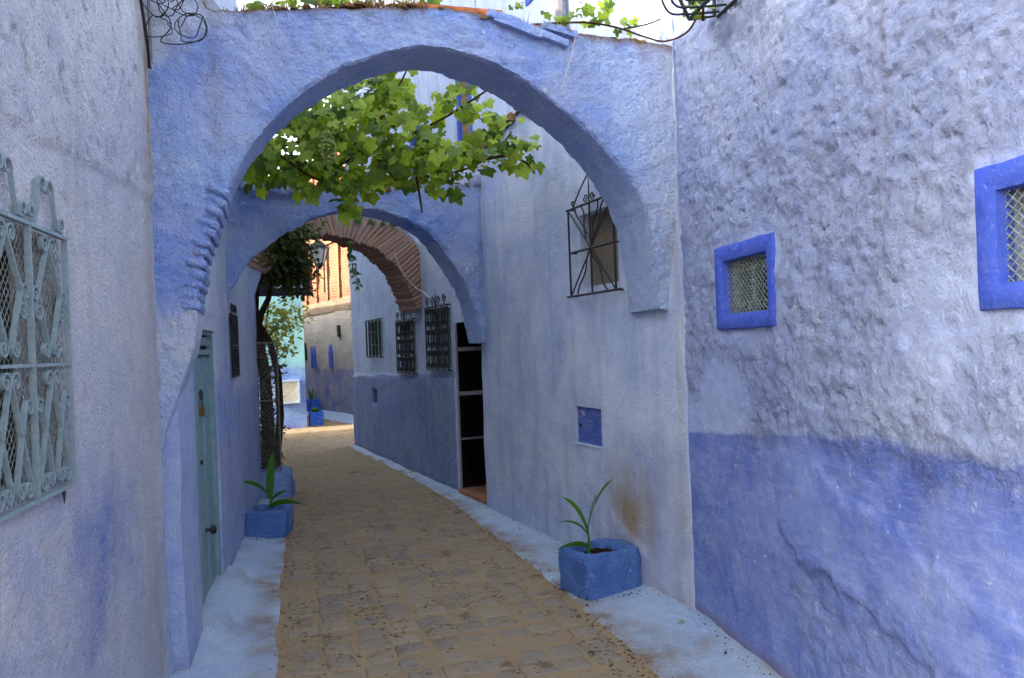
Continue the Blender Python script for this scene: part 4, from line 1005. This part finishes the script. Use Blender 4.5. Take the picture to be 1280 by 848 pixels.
def blade(mb, base, dirv, L, w, rise, droop, twist=0.0, n=9):
    """one folded maize leaf"""
    d = Vector((dirv[0], dirv[1], 0)).normalized(); sd = Vector((-d.y, d.x, 0)); vv = []; ff = []
    for i in range(n + 1):
        t = i / n; p = Vector(base) + d * (L * (t * .35 + .65 * t * t) * math.cos(rise)) + Vector((0, 0, L * (t * math.sin(rise) - droop * t * t * t)))
        ww = w * (.35 + 1.3 * t) * (1 - t) ** .55 if t > .0 else w * .35
        ww = 1.5 * w * max(.03, math.sin(math.pi * min(1, .18 + .82 * t)) ** .8)
        ta = twist * (.55 + .45 * t); sdt = (sd * math.cos(ta) + Vector((0, 0, 1)) * math.sin(ta))
        vv += [p - sdt * ww + Vector((0, 0, ww * .45)), p, p + sdt * ww + Vector((0, 0, ww * .45))]
    for i in range(n):
        k = i * 3; ff += [(k, k + 1, k + 4, k + 3), (k + 1, k + 2, k + 5, k + 4)]
    mb.add(vv, ff)
def maize(x, y, z, h, blades, label):
    t = thing('maize_plant', (x, y, z), label, 'plant', 'young plants in blue planters')
    part(lambda m: m.tube([(x, y, z - .02), (x + .004, y, z + h * .2), (x - .004, y, z + h * .5)], lambda q: .012 * (1 - .5 * q), 7), 'stalk', M['maize'], t)
    for (hz, ang, L, w, rise, droop, tw) in blades:
        part(lambda m: blade(m, (x, y, z + hz * h), (math.cos(ang), math.sin(ang)), L, w, rise, droop, tw), 'leaf', M['maize'], t)
    return t
bowl_box('block_planter', .53, 5.345, .015, .44, .36, .27, .515, .055, M['pot_blue'], 'chipped blue block planter with young plant against the stained wall', 'planter')
maize(.46, 5.34, .235, .40, [(.32, 3.3, .36, .020, R(62), .14, 1.1), (.42, .25, .40, .026, R(62), .08, -1.1), (.40, .0, .26, .016, R(74), .02, -1.0), (.10, 3.4, .24, .018, R(18), .25, 1.1), (.3, 3.2, .26, .011, R(42), .25, 1.0)], 'young maize-like plant in the block planter by the rust stain')
bowl_box('block_planter', -2.28, 7.33, .015, .36, .34, .235, .0, .05, M['pot_blue'], 'blue block planter with young plant beside the left wall', 'planter')
maize(-2.27, 7.33, .20, .36, [(.35, 1.3, .46, .030, R(80), .03, -.25),  (.35, 3.1, .36, .028, R(40), .18, 1.1), (.2, .1, .24, .018, R(45), .2, -1.0), (.12, -.2, .36, .024, R(18), .22, -1.1), (.3, 2.9, .24, .016, R(70), .05, 1.0)], 'young maize-like plant in the block planter by the left wall')
bowl_box('block_planter', -4.55, 18.35, .01, .32, .32, .30, .3, .05, M['pot_far'], 'small bright blue planter with low green plant at turquoise corner', 'planter')
bowl_box('block_planter', -5.60, 22.25, .01, .62, .3, .36, -1.03, .05, M['pot_far'], 'small bright blue planter with spiky plant against the far wall', 'planter')
rnd = random.Random(12)
for (x, y, z, h, lb) in ((-4.55, 18.35, .27, .14, 'low green plant in the bright blue planter at turquoise corner'), (-5.60, 22.25, .33, .42, 'spiky green plant in bright blue planter against the far wall')):
    t = thing('potted_plant', (x, y, z), lb, 'plant')
    for k in range(9 if h > .2 else 16):
        a = rnd.uniform(0, 6.28); part(lambda m: blade(m, (x + rnd.uniform(-.07, .07), y + rnd.uniform(-.05, .05), z), (math.cos(a), math.sin(a)), h * rnd.uniform(.7, 1.2), .02 if h > .2 else .03, R(rnd.uniform(55, 80)), .1, .3, 5), 'leaf', M['maize'], t)
# painted rubble block under the mesh screen
bm_ = MB()
blk = thing('stone_block', (-2.85, 9.3, 0), 'low rough blue-painted block under the wire mesh screen', 'block')
V = []; F = []; m = 40; hb = .29
cB = (-2.93, 9.42); wB, dB, rB = .56, .72, .25
for r_, (sc_, z) in enumerate(((1.04, -.02), (1.03, .06), (1.0, .14), (.97, .22), (.94, hb - .02), (.86, hb), (.4, hb + .01))):
    for i in range(m):
        a = 2 * math.pi * i / m; c, s = math.cos(a), math.sin(a); q = 1 / (abs(c) ** 7 + abs(s) ** 7) ** (1 / 7); x, y = c * q * wB / 2 * sc_, s * q * dB / 2 * sc_
        nv = noise.noise_vector(Vector((x, y, z)) * 6) * .03 + noise.noise_vector(Vector((x, y, z)) * 16) * .015
        V.append((cB[0] + x * math.cos(rB) - y * math.sin(rB) + nv.x, cB[1] + x * math.sin(rB) + y * math.cos(rB) + nv.y, z + nv.z * .5))
V.append((cB[0], cB[1], hb + .01))
for r_ in range(6):
    for i in range(m): F.append((r_ * m + i, r_ * m + (i + 1) % m, (r_ + 1) * m + (i + 1) % m, (r_ + 1) * m + i))
for i in range(m): F.append((6 * m + i, 6 * m + (i + 1) % m, 7 * m))
mesh_obj('rubble', V, F, M['block'], blk, True, 60)

# ------------------------------------------------------------------ wire mesh screen
WM = Wall((-3.04, 9.12), (-2.74, 9.32), 1)
scr = thing('mesh_screen', WM.p(.2, .28), 'tall rusty wire mesh screen guarding the tree trunk', 'screen')
part(lambda m: [m.tube([WM.p(s, .27, 0), WM.p(s, 1.80, 0)], .010, 6) for s in (0, WM.len)] + [m.tube([WM.p(0, z, 0), WM.p(WM.len, z, 0)], .010, 6) for z in (.29, 1.12, 1.79)], 'frame', M['wire'], scr)
part(lambda m: WM.diamonds(m, 0, WM.len, .29, 1.79, .012, .052, .040, .0022), 'wire_mesh', M['wire'], scr)

# ------------------------------------------------------------------ foliage
def quad_leaf(mb, p, nrm, tip, L, w):
    tip = (tip - nrm * tip.dot(nrm)); tip = tip.normalized() if tip.length > 1e-4 else Vector((1, 0, 0)); sd = nrm.cross(tip)
    a = p; b = p + tip * L * .45 + sd * w; c = p + tip * L; d = p + tip * L * .45 - sd * w
    mb.add([a, b + nrm * w * .25, c, d + nrm * w * .25], [(0, 1, 2), (0, 2, 3)])
def rv(rnd): 
    while True:
        v = Vector((rnd.uniform(-1, 1), rnd.uniform(-1, 1), rnd.uniform(-1, 1)))
        if .05 < v.length < 1: return v
def leaf_cloud(mb, tones, blobs, rnd, L, w, per_twig=7):
    for (c, r, n) in blobs:
        c = Vector(c)
        for i in range(n // per_twig):
            q = rv(rnd); q = q.normalized() * q.length ** .5 if rnd.random() < .7 else q
            tw = c + Vector((q.x * r[0], q.y * r[1], q.z * r[2])); dr = (rv(rnd) + Vector((0, -.2, -.35))).normalized(); tone = rnd.random()
            for k in range(per_twig):
                p = tw + dr * k * L * .5 + rv(rnd) * L * .5
                nr = (rv(rnd) + Vector((0, -.3, .7))).normalized()
                quad_leaf(mb, p, nr, (dr + rv(rnd) * .9 + Vector((0, 0, -.4))), L * rnd.uniform(.7, 1.2), w * rnd.uniform(.7, 1.2)); tones += [min(1, max(0, tone + rnd.uniform(-.25, .25)))] * 4
rnd = random.Random(21)
tree = thing('tree', (-2.98, 9.55, .25), 'dark-leaved tree with bent bare trunk behind the mesh screen', 'tree')
part(lambda m: [m.tube([(-2.98, 9.6, .2), (-2.96, 9.6, .8), (-2.98, 9.62, 1.4), (-3.05, 9.65, 1.85), (-3.09, 9.65, 2.15), (-3.05, 9.6, 2.45), (-2.9, 9.6, 2.75)], lambda t: .085 * (1 - .55 * t), 9),
                m.tube([(-3.06, 9.65, 1.95), (-2.99, 9.6, 2.15), (-2.90, 9.6, 2.32), (-2.84, 9.6, 2.55), (-2.6, 9.7, 2.8)], lambda t: .045 * (1 - .5 * t), 7),
                m.tube([(-2.93, 9.7, .2), (-2.84, 9.7, .9), (-2.84, 9.68, 1.4), (-2.92, 9.66, 1.8), (-3.03, 9.65, 2.0)], lambda t: .05 * (1 - .3 * t), 7)], 'trunk', M['bark'], tree)
mb = MB(); tones = []
leaf_cloud(mb, tones, [((-2.86, 9.75, 2.92), (.34, .5, .30), 2600), ((-2.72, 9.9, 2.86), (.20, .35, .26), 1100), ((-2.45, 8.72, 3.0), (.34, .14, .16), 900), ((-2.62, 8.7, 2.8), (.16, .12, .16), 350), ((-2.85, 9.8, 2.72), (.22, .4, .14), 500), ((-2.62, 10.0, 2.55), (.10, .2, .16), 220), ((-2.78, 9.6, 3.05), (.30, .5, .18), 900)], rnd, .075, .024)
mb.obj('crown', M['ivy'], tree, smooth=False, recalc=False, attrs={'tone': tones})
mb = MB(); tones = []
leaf_cloud(mb, tones, [((-2.97, 9.58, .75), (.10, .12, .45), 600), ((-2.97, 9.6, 1.4), (.10, .12, .3), 220)], rnd, .06, .02)
mb.obj('creeper', M['ivy'], tree, smooth=False, recalc=False, attrs={'tone': tones})
bush = thing('shrub', (-4.2, 13.2, 0), 'yellow-green leafy shrub hanging in front of the turquoise house', 'shrub')
part(lambda m: [m.tube([(-4.35, 13.2, 0), (-4.3, 13.2, 1.0), (-4.1, 13.15, 1.8), (-3.75, 13.1, 2.25)], lambda t: .035 * (1 - .7 * t), 6), m.tube([(-4.1, 13.15, 1.8), (-4.0, 13.1, 2.2), (-3.9, 13.0, 2.6)], lambda t: .02 * (1 - .6 * t), 6), m.tube([(-4.25, 13.2, 1.3), (-3.95, 13.1, 1.45), (-3.65, 13.05, 1.75)], lambda t: .018 * (1 - .6 * t), 6)], 'stem', M['bark'], bush)
mb = MB(); tones = []
leaf_cloud(mb, tones, [((-3.95, 13.2, 2.15), (.42, .4, .30), 360), ((-3.8, 13.1, 1.95), (.30, .3, .2), 130), ((-4.1, 13.2, 1.6), (.22, .2, .15), 40), ((-3.6, 13.0, 2.3), (.25, .3, .25), 160), ((-3.72, 13.0, 1.72), (.16, .16, .08), 40)], rnd, .085, .030, 4)
mb.obj('crown', M['bush'], bush, smooth=False, recalc=False, attrs={'tone': tones})

# grape leaves: five-lobed, toothed, slightly cupped
def grape_leaf(seed):
    rnd = random.Random(seed); curl_ = rnd.uniform(.1, .9); fold = rnd.uniform(-.4, 1.1); me = bpy.data.meshes.new('leaf'); vv = [(0, .28, .0)]; ff = []
    prof = [(0, .06), (20, .62), (36, .60), (48, .72), (62, .74), (76, .58), (92, .60), (106, .76), (122, .84), (138, .68), (150, .66), (166, .84), (180, .96)]
    pts = []
    for a, r in prof: pts.append((a, r * rnd.uniform(.93, 1.07)))
    full = [(-a, r) for a, r in pts[1:-1]][::1]
    ring = [(a, r) for a, r in pts] + [(360 - a, r * rnd.uniform(.94, 1.06)) for a, r in pts[-2:0:-1]]
    for a, r in ring:
        an = R(a); x = math.sin(an) * r * .62; y = .28 - math.cos(an) * r * .62; rr = math.hypot(x, y - .28)
        vv.append((x, y, -curl_ * rr * rr + .35 * fold * abs(x) + .07 * math.sin(an * 5 + seed) * rr + rnd.uniform(-.015, .015)))
    n = len(ring)
    for i in range(n): ff.append((0, 1 + i, 1 + (i + 1) % n))
    me.from_pydata(vv, [], ff); me.shade_smooth(); me.materials.append(M['vine_leaf']); return me
leafs = [grape_leaf(i) for i in range(14)]
def leaf_matrix(p, rnd, size, face=.5):
    nr = (rv(rnd) * .8 + Vector((0, -face * 1.7, .5))).normalized(); tip = Vector((rnd.uniform(-.8, .8), rnd.uniform(-.4, .2), -1)); tip = (tip - nr * tip.dot(nr)).normalized(); sd = tip.cross(nr)
    m_ = Matrix((sd, tip, nr)).transposed().to_4x4(); return Matrix.Translation(p) @ m_ @ Matrix.Scale(size, 4)
def put_leaves(mats, parent, limit, stuff_name, rnd):
    mb = MB(); tones = []
    for i, mt in enumerate(mats):
        me = leafs[i % 14]
        if i < limit:
            o = bpy.data.objects.new('leaf', me); C.objects.link(o); o.parent = parent
            o.matrix_parent_inverse = Matrix.Translation(-_base[parent.name]); o.matrix_basis = mt
        else:
            mb.add([mt @ q.co for q in me.vertices], [tuple(p.vertices) for p in me.polygons]); tones += [rnd.random()] * len(me.vertices)
    if mb.v:
        o = mb.obj(stuff_name, M['vine_mass'], parent, smooth=True, recalc=False, angle=0, attrs={'tone': tones}); o['kind'] = 'stuff'
rnd = random.Random(33)
vine = thing('grape_vine', (-2.25, 6.2, 2.9), 'leafy green grape vine hanging between the two blue arches', 'vine')
canes = [
    [(-2.30, 6.2, 2.9), (-1.95, 6.15, 3.15), (-1.6, 6.1, 3.25), (-1.2, 6.1, 3.2), (-.8, 6.1, 3.1), (-.45, 6.1, 2.98), (-.1, 6.1, 3.10), (.06, 6.1, 3.28)],
    [(-1.3, 6.2, 3.1), (-1.0, 6.2, 3.2), (-.75, 6.2, 3.3), (-.45, 6.15, 3.42), (-.2, 6.1, 3.55), (.1, 6.0, 3.70)],
    [(-1.2, 6.1, 3.2), (-.95, 6.1, 3.4), (-.82, 6.1, 3.6), (-.72, 6.1, 3.78)],
    [(-.15, 6.1, 3.08), (.02, 6.05, 3.08), (.15, 6.0, 3.02), (.22, 6.0, 2.93)],
    [(-1.75, 6.15, 3.2), (-1.5, 6.0, 3.0), (-1.25, 5.95, 2.85), (-1.17, 5.9, 2.68)],
    [(-2.0, 6.2, 3.15), (-1.8, 6.3, 3.6), (-1.6, 6.3, 4.1), (-1.3, 6.3, 4.4)],
    [(-.7, 6.1, 3.08), (-.66, 6.05, 2.85), (-.64, 6.05, 2.68)],
]
def smooth_pts(p, n=5):
    out = []
    for i in range((len(p) - 1) * n + 1):
        t = i / ((len(p) - 1) * n); out.append(cat3(p, t))
    return out
def cat3(tab, t):
    n = len(tab) - 1; x = t * n; i = min(int(x), n - 1); f = x - i
    p = [tab[max(0, min(n, i + k))] for k in (-1, 0, 1, 2)]
    return tuple(.5 * (2 * p[1][c] + (p[2][c] - p[0][c]) * f + (2 * p[0][c] - 5 * p[1][c] + 4 * p[2][c] - p[3][c]) * f * f + (3 * p[1][c] - p[0][c] - 3 * p[2][c] + p[3][c]) * f ** 3) for c in (0, 1, 2))
for q in canes:
    part(lambda m: m.tube(smooth_pts(q), lambda t: .014 * (1 - .55 * t), 6), 'cane', M['cane'], vine)
blobs = [  # centre, radii, leaves
    ((-1.55, 6.15, 3.20), (.44, .40, .36), 170), ((-1.15, 6.05, 3.14), (.40, .42, .40), 200), ((-.78, 6.05, 3.14), (.36, .4, .38), 140),
    ((-.55, 6.05, 2.98), (.45, .3, .17), 80), ((-1.85, 6.2, 3.05), (.22, .3, .20), 70), ((-.20, 6.1, 3.06), (.32, .2, .17), 46),
    ((.12, 6.0, 3.00), (.16, .12, .16), 24), ((-.80, 6.1, 3.60), (.18, .15, .20), 26), ((-.28, 6.1, 3.44), (.32, .2, .15), 34), ((-.95, 6.1, 3.45), (.24, .2, .18), 34), ((-1.45, 6.2, 3.52), (.24, .3, .20), 50),
    ((-1.18, 5.95, 2.84), (.18, .15, .10), 30), ((-1.52, 5.95, 2.84), (.12, .12, .12), 16), ((-.46, 6.0, 2.80), (.14, .12, .12), 16), ((-1.0, 6.2, 3.62), (.30, .2, .16), 30), ((-1.62, 6.25, 3.62), (.2, .2, .14), 26), ((-1.15, 5.9, 2.62), (.07, .06, .14), 16), ((-1.5, 6.3, 4.42), (.45, .3, .10), 60), ((-.02, 6.05, 3.25), (.18, .12, .08), 12), ((-.75, 6.3, 4.45), (.3, .2, .06), 12)]
mats = []
blobs = [((c[0], c[1], c[2] + (.10 if c[2] < 4 else 0)), r, int(n * 1.05)) for c, r, n in blobs]
for c, r, n in blobs:
    for i in range(n):
        q = rv(rnd); p = Vector((c[0] + q.x * r[0], c[1] + q.y * r[1], c[2] + q.z * r[2])); mats.append(leaf_matrix(p, rnd, rnd.choice([rnd.uniform(.05, .10), rnd.uniform(.09, .16)])))
mats.sort(key=lambda m_: m_.translation.y)
put_leaves(mats, vine, 300, 'leaves', rnd)
mb = MB(); ico = bmesh.new(); bmesh.ops.create_icosphere(ico, subdivisions=1, radius=1); iv = [v.co.copy() for v in ico.verts]; jf = [tuple(v.index for v in f.verts) for f in ico.faces]; ico.free()
for i in range(75):
    z = rnd.uniform(0, 1); a = rnd.uniform(0, 6.28); rr = .06 * math.sin(math.pi * (.15 + .75 * z)) * rnd.uniform(.5, 1)
    c = Vector((-1.24 + rr * math.cos(a), 5.62 + rr * math.sin(a), 2.98 + .22 * z)); mb.add([c + v * .0125 for v in iv], jf)
mb.tube([(-1.24, 5.62, 3.18), (-1.24, 5.65, 3.28)], .003, 5)
mb.obj('grape_bunch', M['grape'], vine)

# sprig rooted on top of the large arch
sprig = thing('vine_sprig', W1.p(2.25, 3.49, -.1), 'young vine sprig trailing from the large arch top to the iron basket', 'vine')
sp = [W1.p(1.95, 3.55, -.05), W1.p(2.25, 3.56, .02), W1.p(2.45, 3.53, .06), W1.p(2.62, 3.47, .10), Vector((.98, 4.75, 3.42)), Vector((1.06, 4.5, 3.38)), Vector((1.10, 4.35, 3.46))]
part(lambda m: m.tube(smooth_pts([tuple(q) for q in sp]), .006, 6), 'cane', M['cane'], sprig)
sp2 = [W1.p(2.5, 3.53, .05), W1.p(2.68, 3.58, .04), W1.p(2.82, 3.66, .02), W1.p(2.9, 3.78, .0)]
part(lambda m: m.tube(smooth_pts([tuple(q) for q in sp2]), .005, 6), 'cane', M['cane'], sprig)
mats = []
for (s, z, n, r_, sz) in ((2.32, 3.64, 16, .12, .075), (2.18, 3.60, 7, .07, .06), (2.50, 3.57, 8, .09, .065), (2.05, 3.58, 5, .06, .05), (2.85, 3.62, 3, .08, .04), (2.62, 3.45, 4, .06, .05), (1.85, 3.62, 5, .06, .035)):
    for i in range(n): q = rv(rnd) * r_; mats.append(leaf_matrix(W1.p(s + q.x, z + q.z * .6, .03 + q.y), rnd, sz * rnd.uniform(.7, 1.3)))
put_leaves(mats, sprig, 400, 'leaves', rnd)
# sprig hanging under the brick arch
hang = thing('hanging_sprig', W3.p(1.5, 3.0, -.1), 'small leafy sprig dangling under the bare brick arch', 'vine')
hp = [(-1.86, 9.4, 2.95), (-1.85, 9.4, 2.80), (-1.83, 9.4, 2.62), (-1.77, 9.4, 2.42)]
part(lambda m: m.tube(smooth_pts(hp), .004, 5), 'cane', M['cane'], hang)
mb = MB(); tones = []
for i in range(46):
    t = i / 45; p = Vector(cat3(hp, t)) + rv(rnd) * .025; quad_leaf(mb, p, (rv(rnd) + Vector((0, -1, .4))).normalized(), rv(rnd) + Vector((0, 0, -.5)), .075, .018); tones += [rnd.random()] * 4
mb.obj('leaves', M['ivy'], hang, smooth=False, recalc=False, attrs={'tone': tones})
# grass tufts growing on the brick arch
mb = MB()
for s in (1.42, 1.62, 1.80, 1.95): tuft(mb, W3.p(s, cat(o3, .5)[1] - .18, .03), 40, .09, rnd, 1.0, .004)
o = mb.obj('green_grass', M['maize'], None, smooth=False, recalc=False); o['kind'] = 'stuff'; tag(o, 'green grass tufts growing from the bare brick arch', 'grass')

# ------------------------------------------------------------------ lantern, sign, cables, iron basket
lam = thing('wall_lantern', (-3.3, 13.9, 3.15), 'black street lantern with frosted panes on a bracket over the bend', 'lantern')
Lc = Vector((-3.28, 13.88, 3.22)); 
part(lambda m: [m.tube([(-2.78, 13.98, 3.655), (-3.46, 13.86, 3.655)], .018, 6), m.tube([(-3.28, 13.89, 3.655), (-3.28, 13.89, 3.60)], .015, 6)], 'bracket', M['iron'], lam)
def frust(m, z0, r0, z1, r1, n=4, off=math.pi / 4):
    vv = [(Lc.x + r * math.cos(off + 2 * math.pi * k / n), Lc.y + r * math.sin(off + 2 * math.pi * k / n), z) for r, z in ((r0, z0), (r1, z1)) for k in range(n)]
    m.add(vv, [tuple(range(n - 1, -1, -1)), tuple(range(n, 2 * n))] + [(k, (k + 1) % n, n + (k + 1) % n, n + k) for k in range(n)])
part(lambda m: frust(m, 3.20, .09, 3.46, .175), 'lamp_pane', M['lamp_glass'], lam, smooth=False)
part(lambda m: [frust(m, 3.46, .215, 3.49, .215), frust(m, 3.49, .20, 3.59, .05), frust(m, 3.17, .10, 3.20, .10), frust(m, 3.10, .02, 3.17, .07)] + [m.tube([(Lc.x + .094 * math.cos(a), Lc.y + .094 * math.sin(a), 3.20), (Lc.x + .18 * math.cos(a), Lc.y + .18 * math.sin(a), 3.46)], .010, 5) for a in [math.pi / 4 + k * math.pi / 2 for k in range(4)]], 'lamp_frame', M['iron'], lam, smooth=False)
WS = Wall((-3.62, 11.45), (-2.90, 11.6), 1)
sg = thing('hotel_sign', WS.p(.3, 2.49), 'dark navy hotel sign half hidden by the tree leaves', 'sign')
part(lambda m: WS.box(m, -.02, .74, 2.49, 2.80, -.04, 0), 'board', M['sign'], sg, smooth=False)
part(lambda m: [m.tube([WS.p(s, 2.80, -.02), WS.p(s, 3.0, -.02)], .01, 5) for s in (.1, .62)] + [m.tube([WS.p(-.5, 3.0, -.02), WS.p(.75, 3.0, -.02)], .012, 5)], 'hanger', M['iron'], sg)
cu = bpy.data.curves.new('lettering', 'FONT'); cu.body = 'HOTEL'; cu.size = .19; cu.extrude = .004; cu.space_character = 1.08
co = bpy.data.objects.new('lettering_curve', cu); C.objects.link(co); bpy.context.view_layer.update()
tm = bpy.data.meshes.new_from_object(co.evaluated_get(bpy.context.evaluated_depsgraph_get()))
lv = [WS.p(.06 + v.co.x, 2.60 + v.co.y, .004 + v.co.z) for v in tm.vertices]; lf = [tuple(p.vertices) for p in tm.polygons]
bpy.data.objects.remove(co)
mesh_obj('lettering', lv, lf, M['letters'], sg, False)

cb = thing('cable_coil', (-1.62, 3.98, 3.3), 'tangled coil of black cable hanging at the top of the left pier', 'cable')
mb = MB(); rnd = random.Random(44)
for i in range(9):
    r_ = rnd.uniform(.05, .09); cx, cz = -1.66 + rnd.uniform(-.04, .14), 3.33 + rnd.uniform(-.07, .14); ph = rnd.uniform(0, 6)
    mb.tube([(cx + r_ * math.cos(ph + k * .42) * (1 + .2 * math.sin(ph + k)), 3.955 + .025 * math.sin(k * .9 + i), cz + r_ * .9 * math.sin(ph + k * .42)) for k in range(17)], .0028, 5)
mb.tube(smooth_pts([(-1.74, 3.97, 3.70), (-1.70, 3.95, 3.45), (-1.62, 3.95, 3.30), (-1.68, 3.96, 3.22), (-1.55, 3.95, 3.2), (-1.45, 3.95, 3.24), (-1.47, 3.96, 3.34), (-1.56, 3.95, 3.36), (-1.6, 3.95, 3.5), (-1.55, 3.97, 3.72)]), .003, 5)
mb.obj('cable', M['cable'], cb)
pp = thing('conduit', (-1.76, 3.94, 3.1), 'thin grey conduit and cable bent along the left house corner', 'conduit')
part(lambda m: m.tube([WL1.p(.10, 4.3, .035), WL1.p(.105, 3.6, .035), WL1.p(.11, 3.14, .035), WL1.p(.13, 3.11, .035)], .008, 6), 'pipe', M['pipe'], pp)
part(lambda m: m.tube(smooth_pts([tuple(WL1.p(*q)) for q in ((.13, 3.11, .03), (.2, 3.2, .04), (.34, 3.42, .04), (.62, 3.7, .04), (.5, 4.1, .04))]), .008, 6), 'cable', M['cable'], pp)
wcb = thing('white_cable', (-1.2, 10.0, 2.2), 'white cable looping from the brick arch to an iron grille', 'cable')
part(lambda m: m.tube(smooth_pts([tuple(W3.p(1.95, 2.85, .03)), tuple(W3.p(2.05, 2.62, .04)), tuple(W3.p(2.25, 2.42, .06)), tuple(WC.p(.9, 2.36, .1)), tuple(WC.p(.62, 2.26, .1))]), .008, 5), 'cable', M['cable_white'], wcb)
wst = thing('string', W1.p(.55, 3.5), 'thin white string hanging over the face of the large arch', 'string')
part(lambda m: m.tube(smooth_pts([tuple(W1.p(*q)) for q in ((.46, 3.50, -.02), (.47, 3.50, .03), (.50, 3.38, .035), (.56, 3.26, .03))]), .002, 4), 'strand', M['cable_white'], wst)
wst = thing('string', W1.p(2.2, 3.5), 'white string dangling beside the vine sprig on the large arch', 'string')
part(lambda m: m.tube(smooth_pts([tuple(W1.p(*q)) for q in ((2.20, 3.54, .02), (2.19, 3.45, .035), (2.14, 3.28, .035), (2.08, 3.12, .03))]), .002, 4), 'strand', M['cable_white'], wst)
bk = thing('iron_basket', WA.p(.55, 3.22), 'black wrought-iron flower basket fixed high on the lumpy wall', 'basket')
bz = 3.33
part(lambda m: [m.tube([WA.p(s, z, o_) for s, z, o_ in q], .010, 6) for q in (
    [(.62, 3.9, 0.0), (.62, bz, .02), (.62, bz - .02, .16)], [(1.15, 3.9, 0.0), (1.15, bz, .02), (1.15, bz - .02, .16)], [(.62, bz - .02, .16), (1.15, bz - .02, .16)], [(.62, bz, .0), (1.15, bz, .0)],
    [(.62, bz - .02, .16), (.62, 3.62, .30)], [(1.15, bz - .02, .16), (1.15, 3.62, .30)], [(.62, 3.62, .30), (1.15, 3.62, .30)], [(.62, 3.62, .30), (.62, 3.62, 0)], [(1.15, 3.62, .30), (1.15, 3.62, 0)])], 'frame', M['iron'], bk)
for k in range(6):
    s = .68 + k * .085
    part(lambda m: m.tube(smooth_pts([tuple(WA.p(s, 3.62, .30)), tuple(WA.p(s, 3.45, .34)), tuple(WA.p(s, 3.32, .30)), tuple(WA.p(s, bz - .02, .20)), tuple(WA.p(s, bz, .02))]), .006, 5), 'bar', M['iron'], bk)
for k in range(3):
    s = .64 + k * .16
    part(lambda m: m.tube([WA.p(s + .05 + x, bz + .05 + y, .17) for x, y in curl(0, 0, .045, -math.pi / 2, 1.4, 1)], .006, 5), 'scroll', M['iron'], bk)
mats = [leaf_matrix(WA.p(.45 + rnd.uniform(0, .6), 3.42 + rnd.uniform(-.08, .15), .14 + rnd.uniform(-.08, .08)), rnd, rnd.uniform(.04, .08)) for i in range(26)]
bp = thing('potted_plant', WA.p(.7, 3.3, .1), 'green leaves growing in the wrought-iron basket', 'plant')
part(lambda m: m.tube([WA.p(.7, 3.27, .12), WA.p(.72, 3.4, .12), WA.p(.66, 3.55, .14)], .008, 5), 'stem', M['cane'], bp)
put_leaves(mats, bp, 400, 'leaves', rnd)
dp = thing('drainpipe', WC.p(-2.9, 3.7), 'rusty drainpipe on the white upper wall', 'pipe')
part(lambda m: m.tube([WC.p(-2.95, 3.74, .06), WC.p(-2.95, 6.3, .06)], .045, 8), 'pipe', M['pipe'], dp)
# grit and crumbs of plaster along the edges
mb = MB(); rnd = random.Random(61)
for i in range(900):
    y = 3.7 + 7 * rnd.random() ** 1.6; side = rnd.random()
    if side < .3: x = interp(EDGE_R, y) + rnd.gauss(0, .05)
    elif side < .5: x = interp(EDGE_L, y) + rnd.gauss(0, .05)
    elif side < .7: x = rx(y) - abs(rnd.gauss(0, .06)) - .02
    elif side < .8: x = lx(y) + abs(rnd.gauss(0, .06)) + .02
    else: x = interp(EDGE_L, y) + (interp(EDGE_R, y) - interp(EDGE_L, y)) * rnd.random()
    q = rnd.uniform(.004, .011) * (1 if rnd.random() < .95 else 1.8)
    t_ = (x - interp(EDGE_R, y)) / max(.05, rx(y) - interp(EDGE_R, y)); z = gz(x, y) + (.028 * min(1, max(0, t_)) if t_ > 0 else 0) + .004
    mb.crumb((x, y, z), (q, q * rnd.uniform(.7, 1.3), q * .7), rnd)
o = mb.obj('grit', M['debris'], None, smooth=False); o['kind'] = 'stuff'; tag(o, 'loose grit and plaster crumbs scattered along the path edges', 'gravel')
# spilt soil round the planters
mb = MB(); rnd = random.Random(71)
for (cx, cy, z0) in ((.53, 5.345, .02), (-2.28, 7.33, .02)):
    for i in range(90):
        a = rnd.uniform(0, 6.28); rr = .26 + abs(rnd.gauss(0, .05)); q = rnd.uniform(.004, .012)
        mb.crumb((cx + rr * math.cos(a), cy + rr * .9 * math.sin(a), z0 + gz(cx, cy) + .006), (q, q, q * .6), rnd)
o = mb.obj('spilt_soil', M['soil'], None, smooth=False); o['kind'] = 'stuff'; tag(o, 'crumbs of dark soil spilt round the feet of the blue planters', 'soil')
# fallen leaves and crumbs
rnd = random.Random(51)
for i, (x, y) in enumerate(((-1.35, 4.9), (-1.62, 6.2), (.35, 4.2), (-1.2, 5.6), (.9, 4.55), (-1.75, 5.8))):
    me = leafs[i % 14]; o = bpy.data.objects.new('fallen_leaf', me); C.objects.link(o)
    o.location = (x, y, .045 if x > rx(y) - .5 or x < interp(EDGE_L, y) else .02); o.rotation_euler = (rnd.uniform(-.2, .2), rnd.uniform(-.2, .2), rnd.uniform(0, 6)); o.scale = (.045,) * 3
    tag(o, 'small fallen leaf lying on the alley floor', 'leaf', 'fallen leaves on the alley floor')
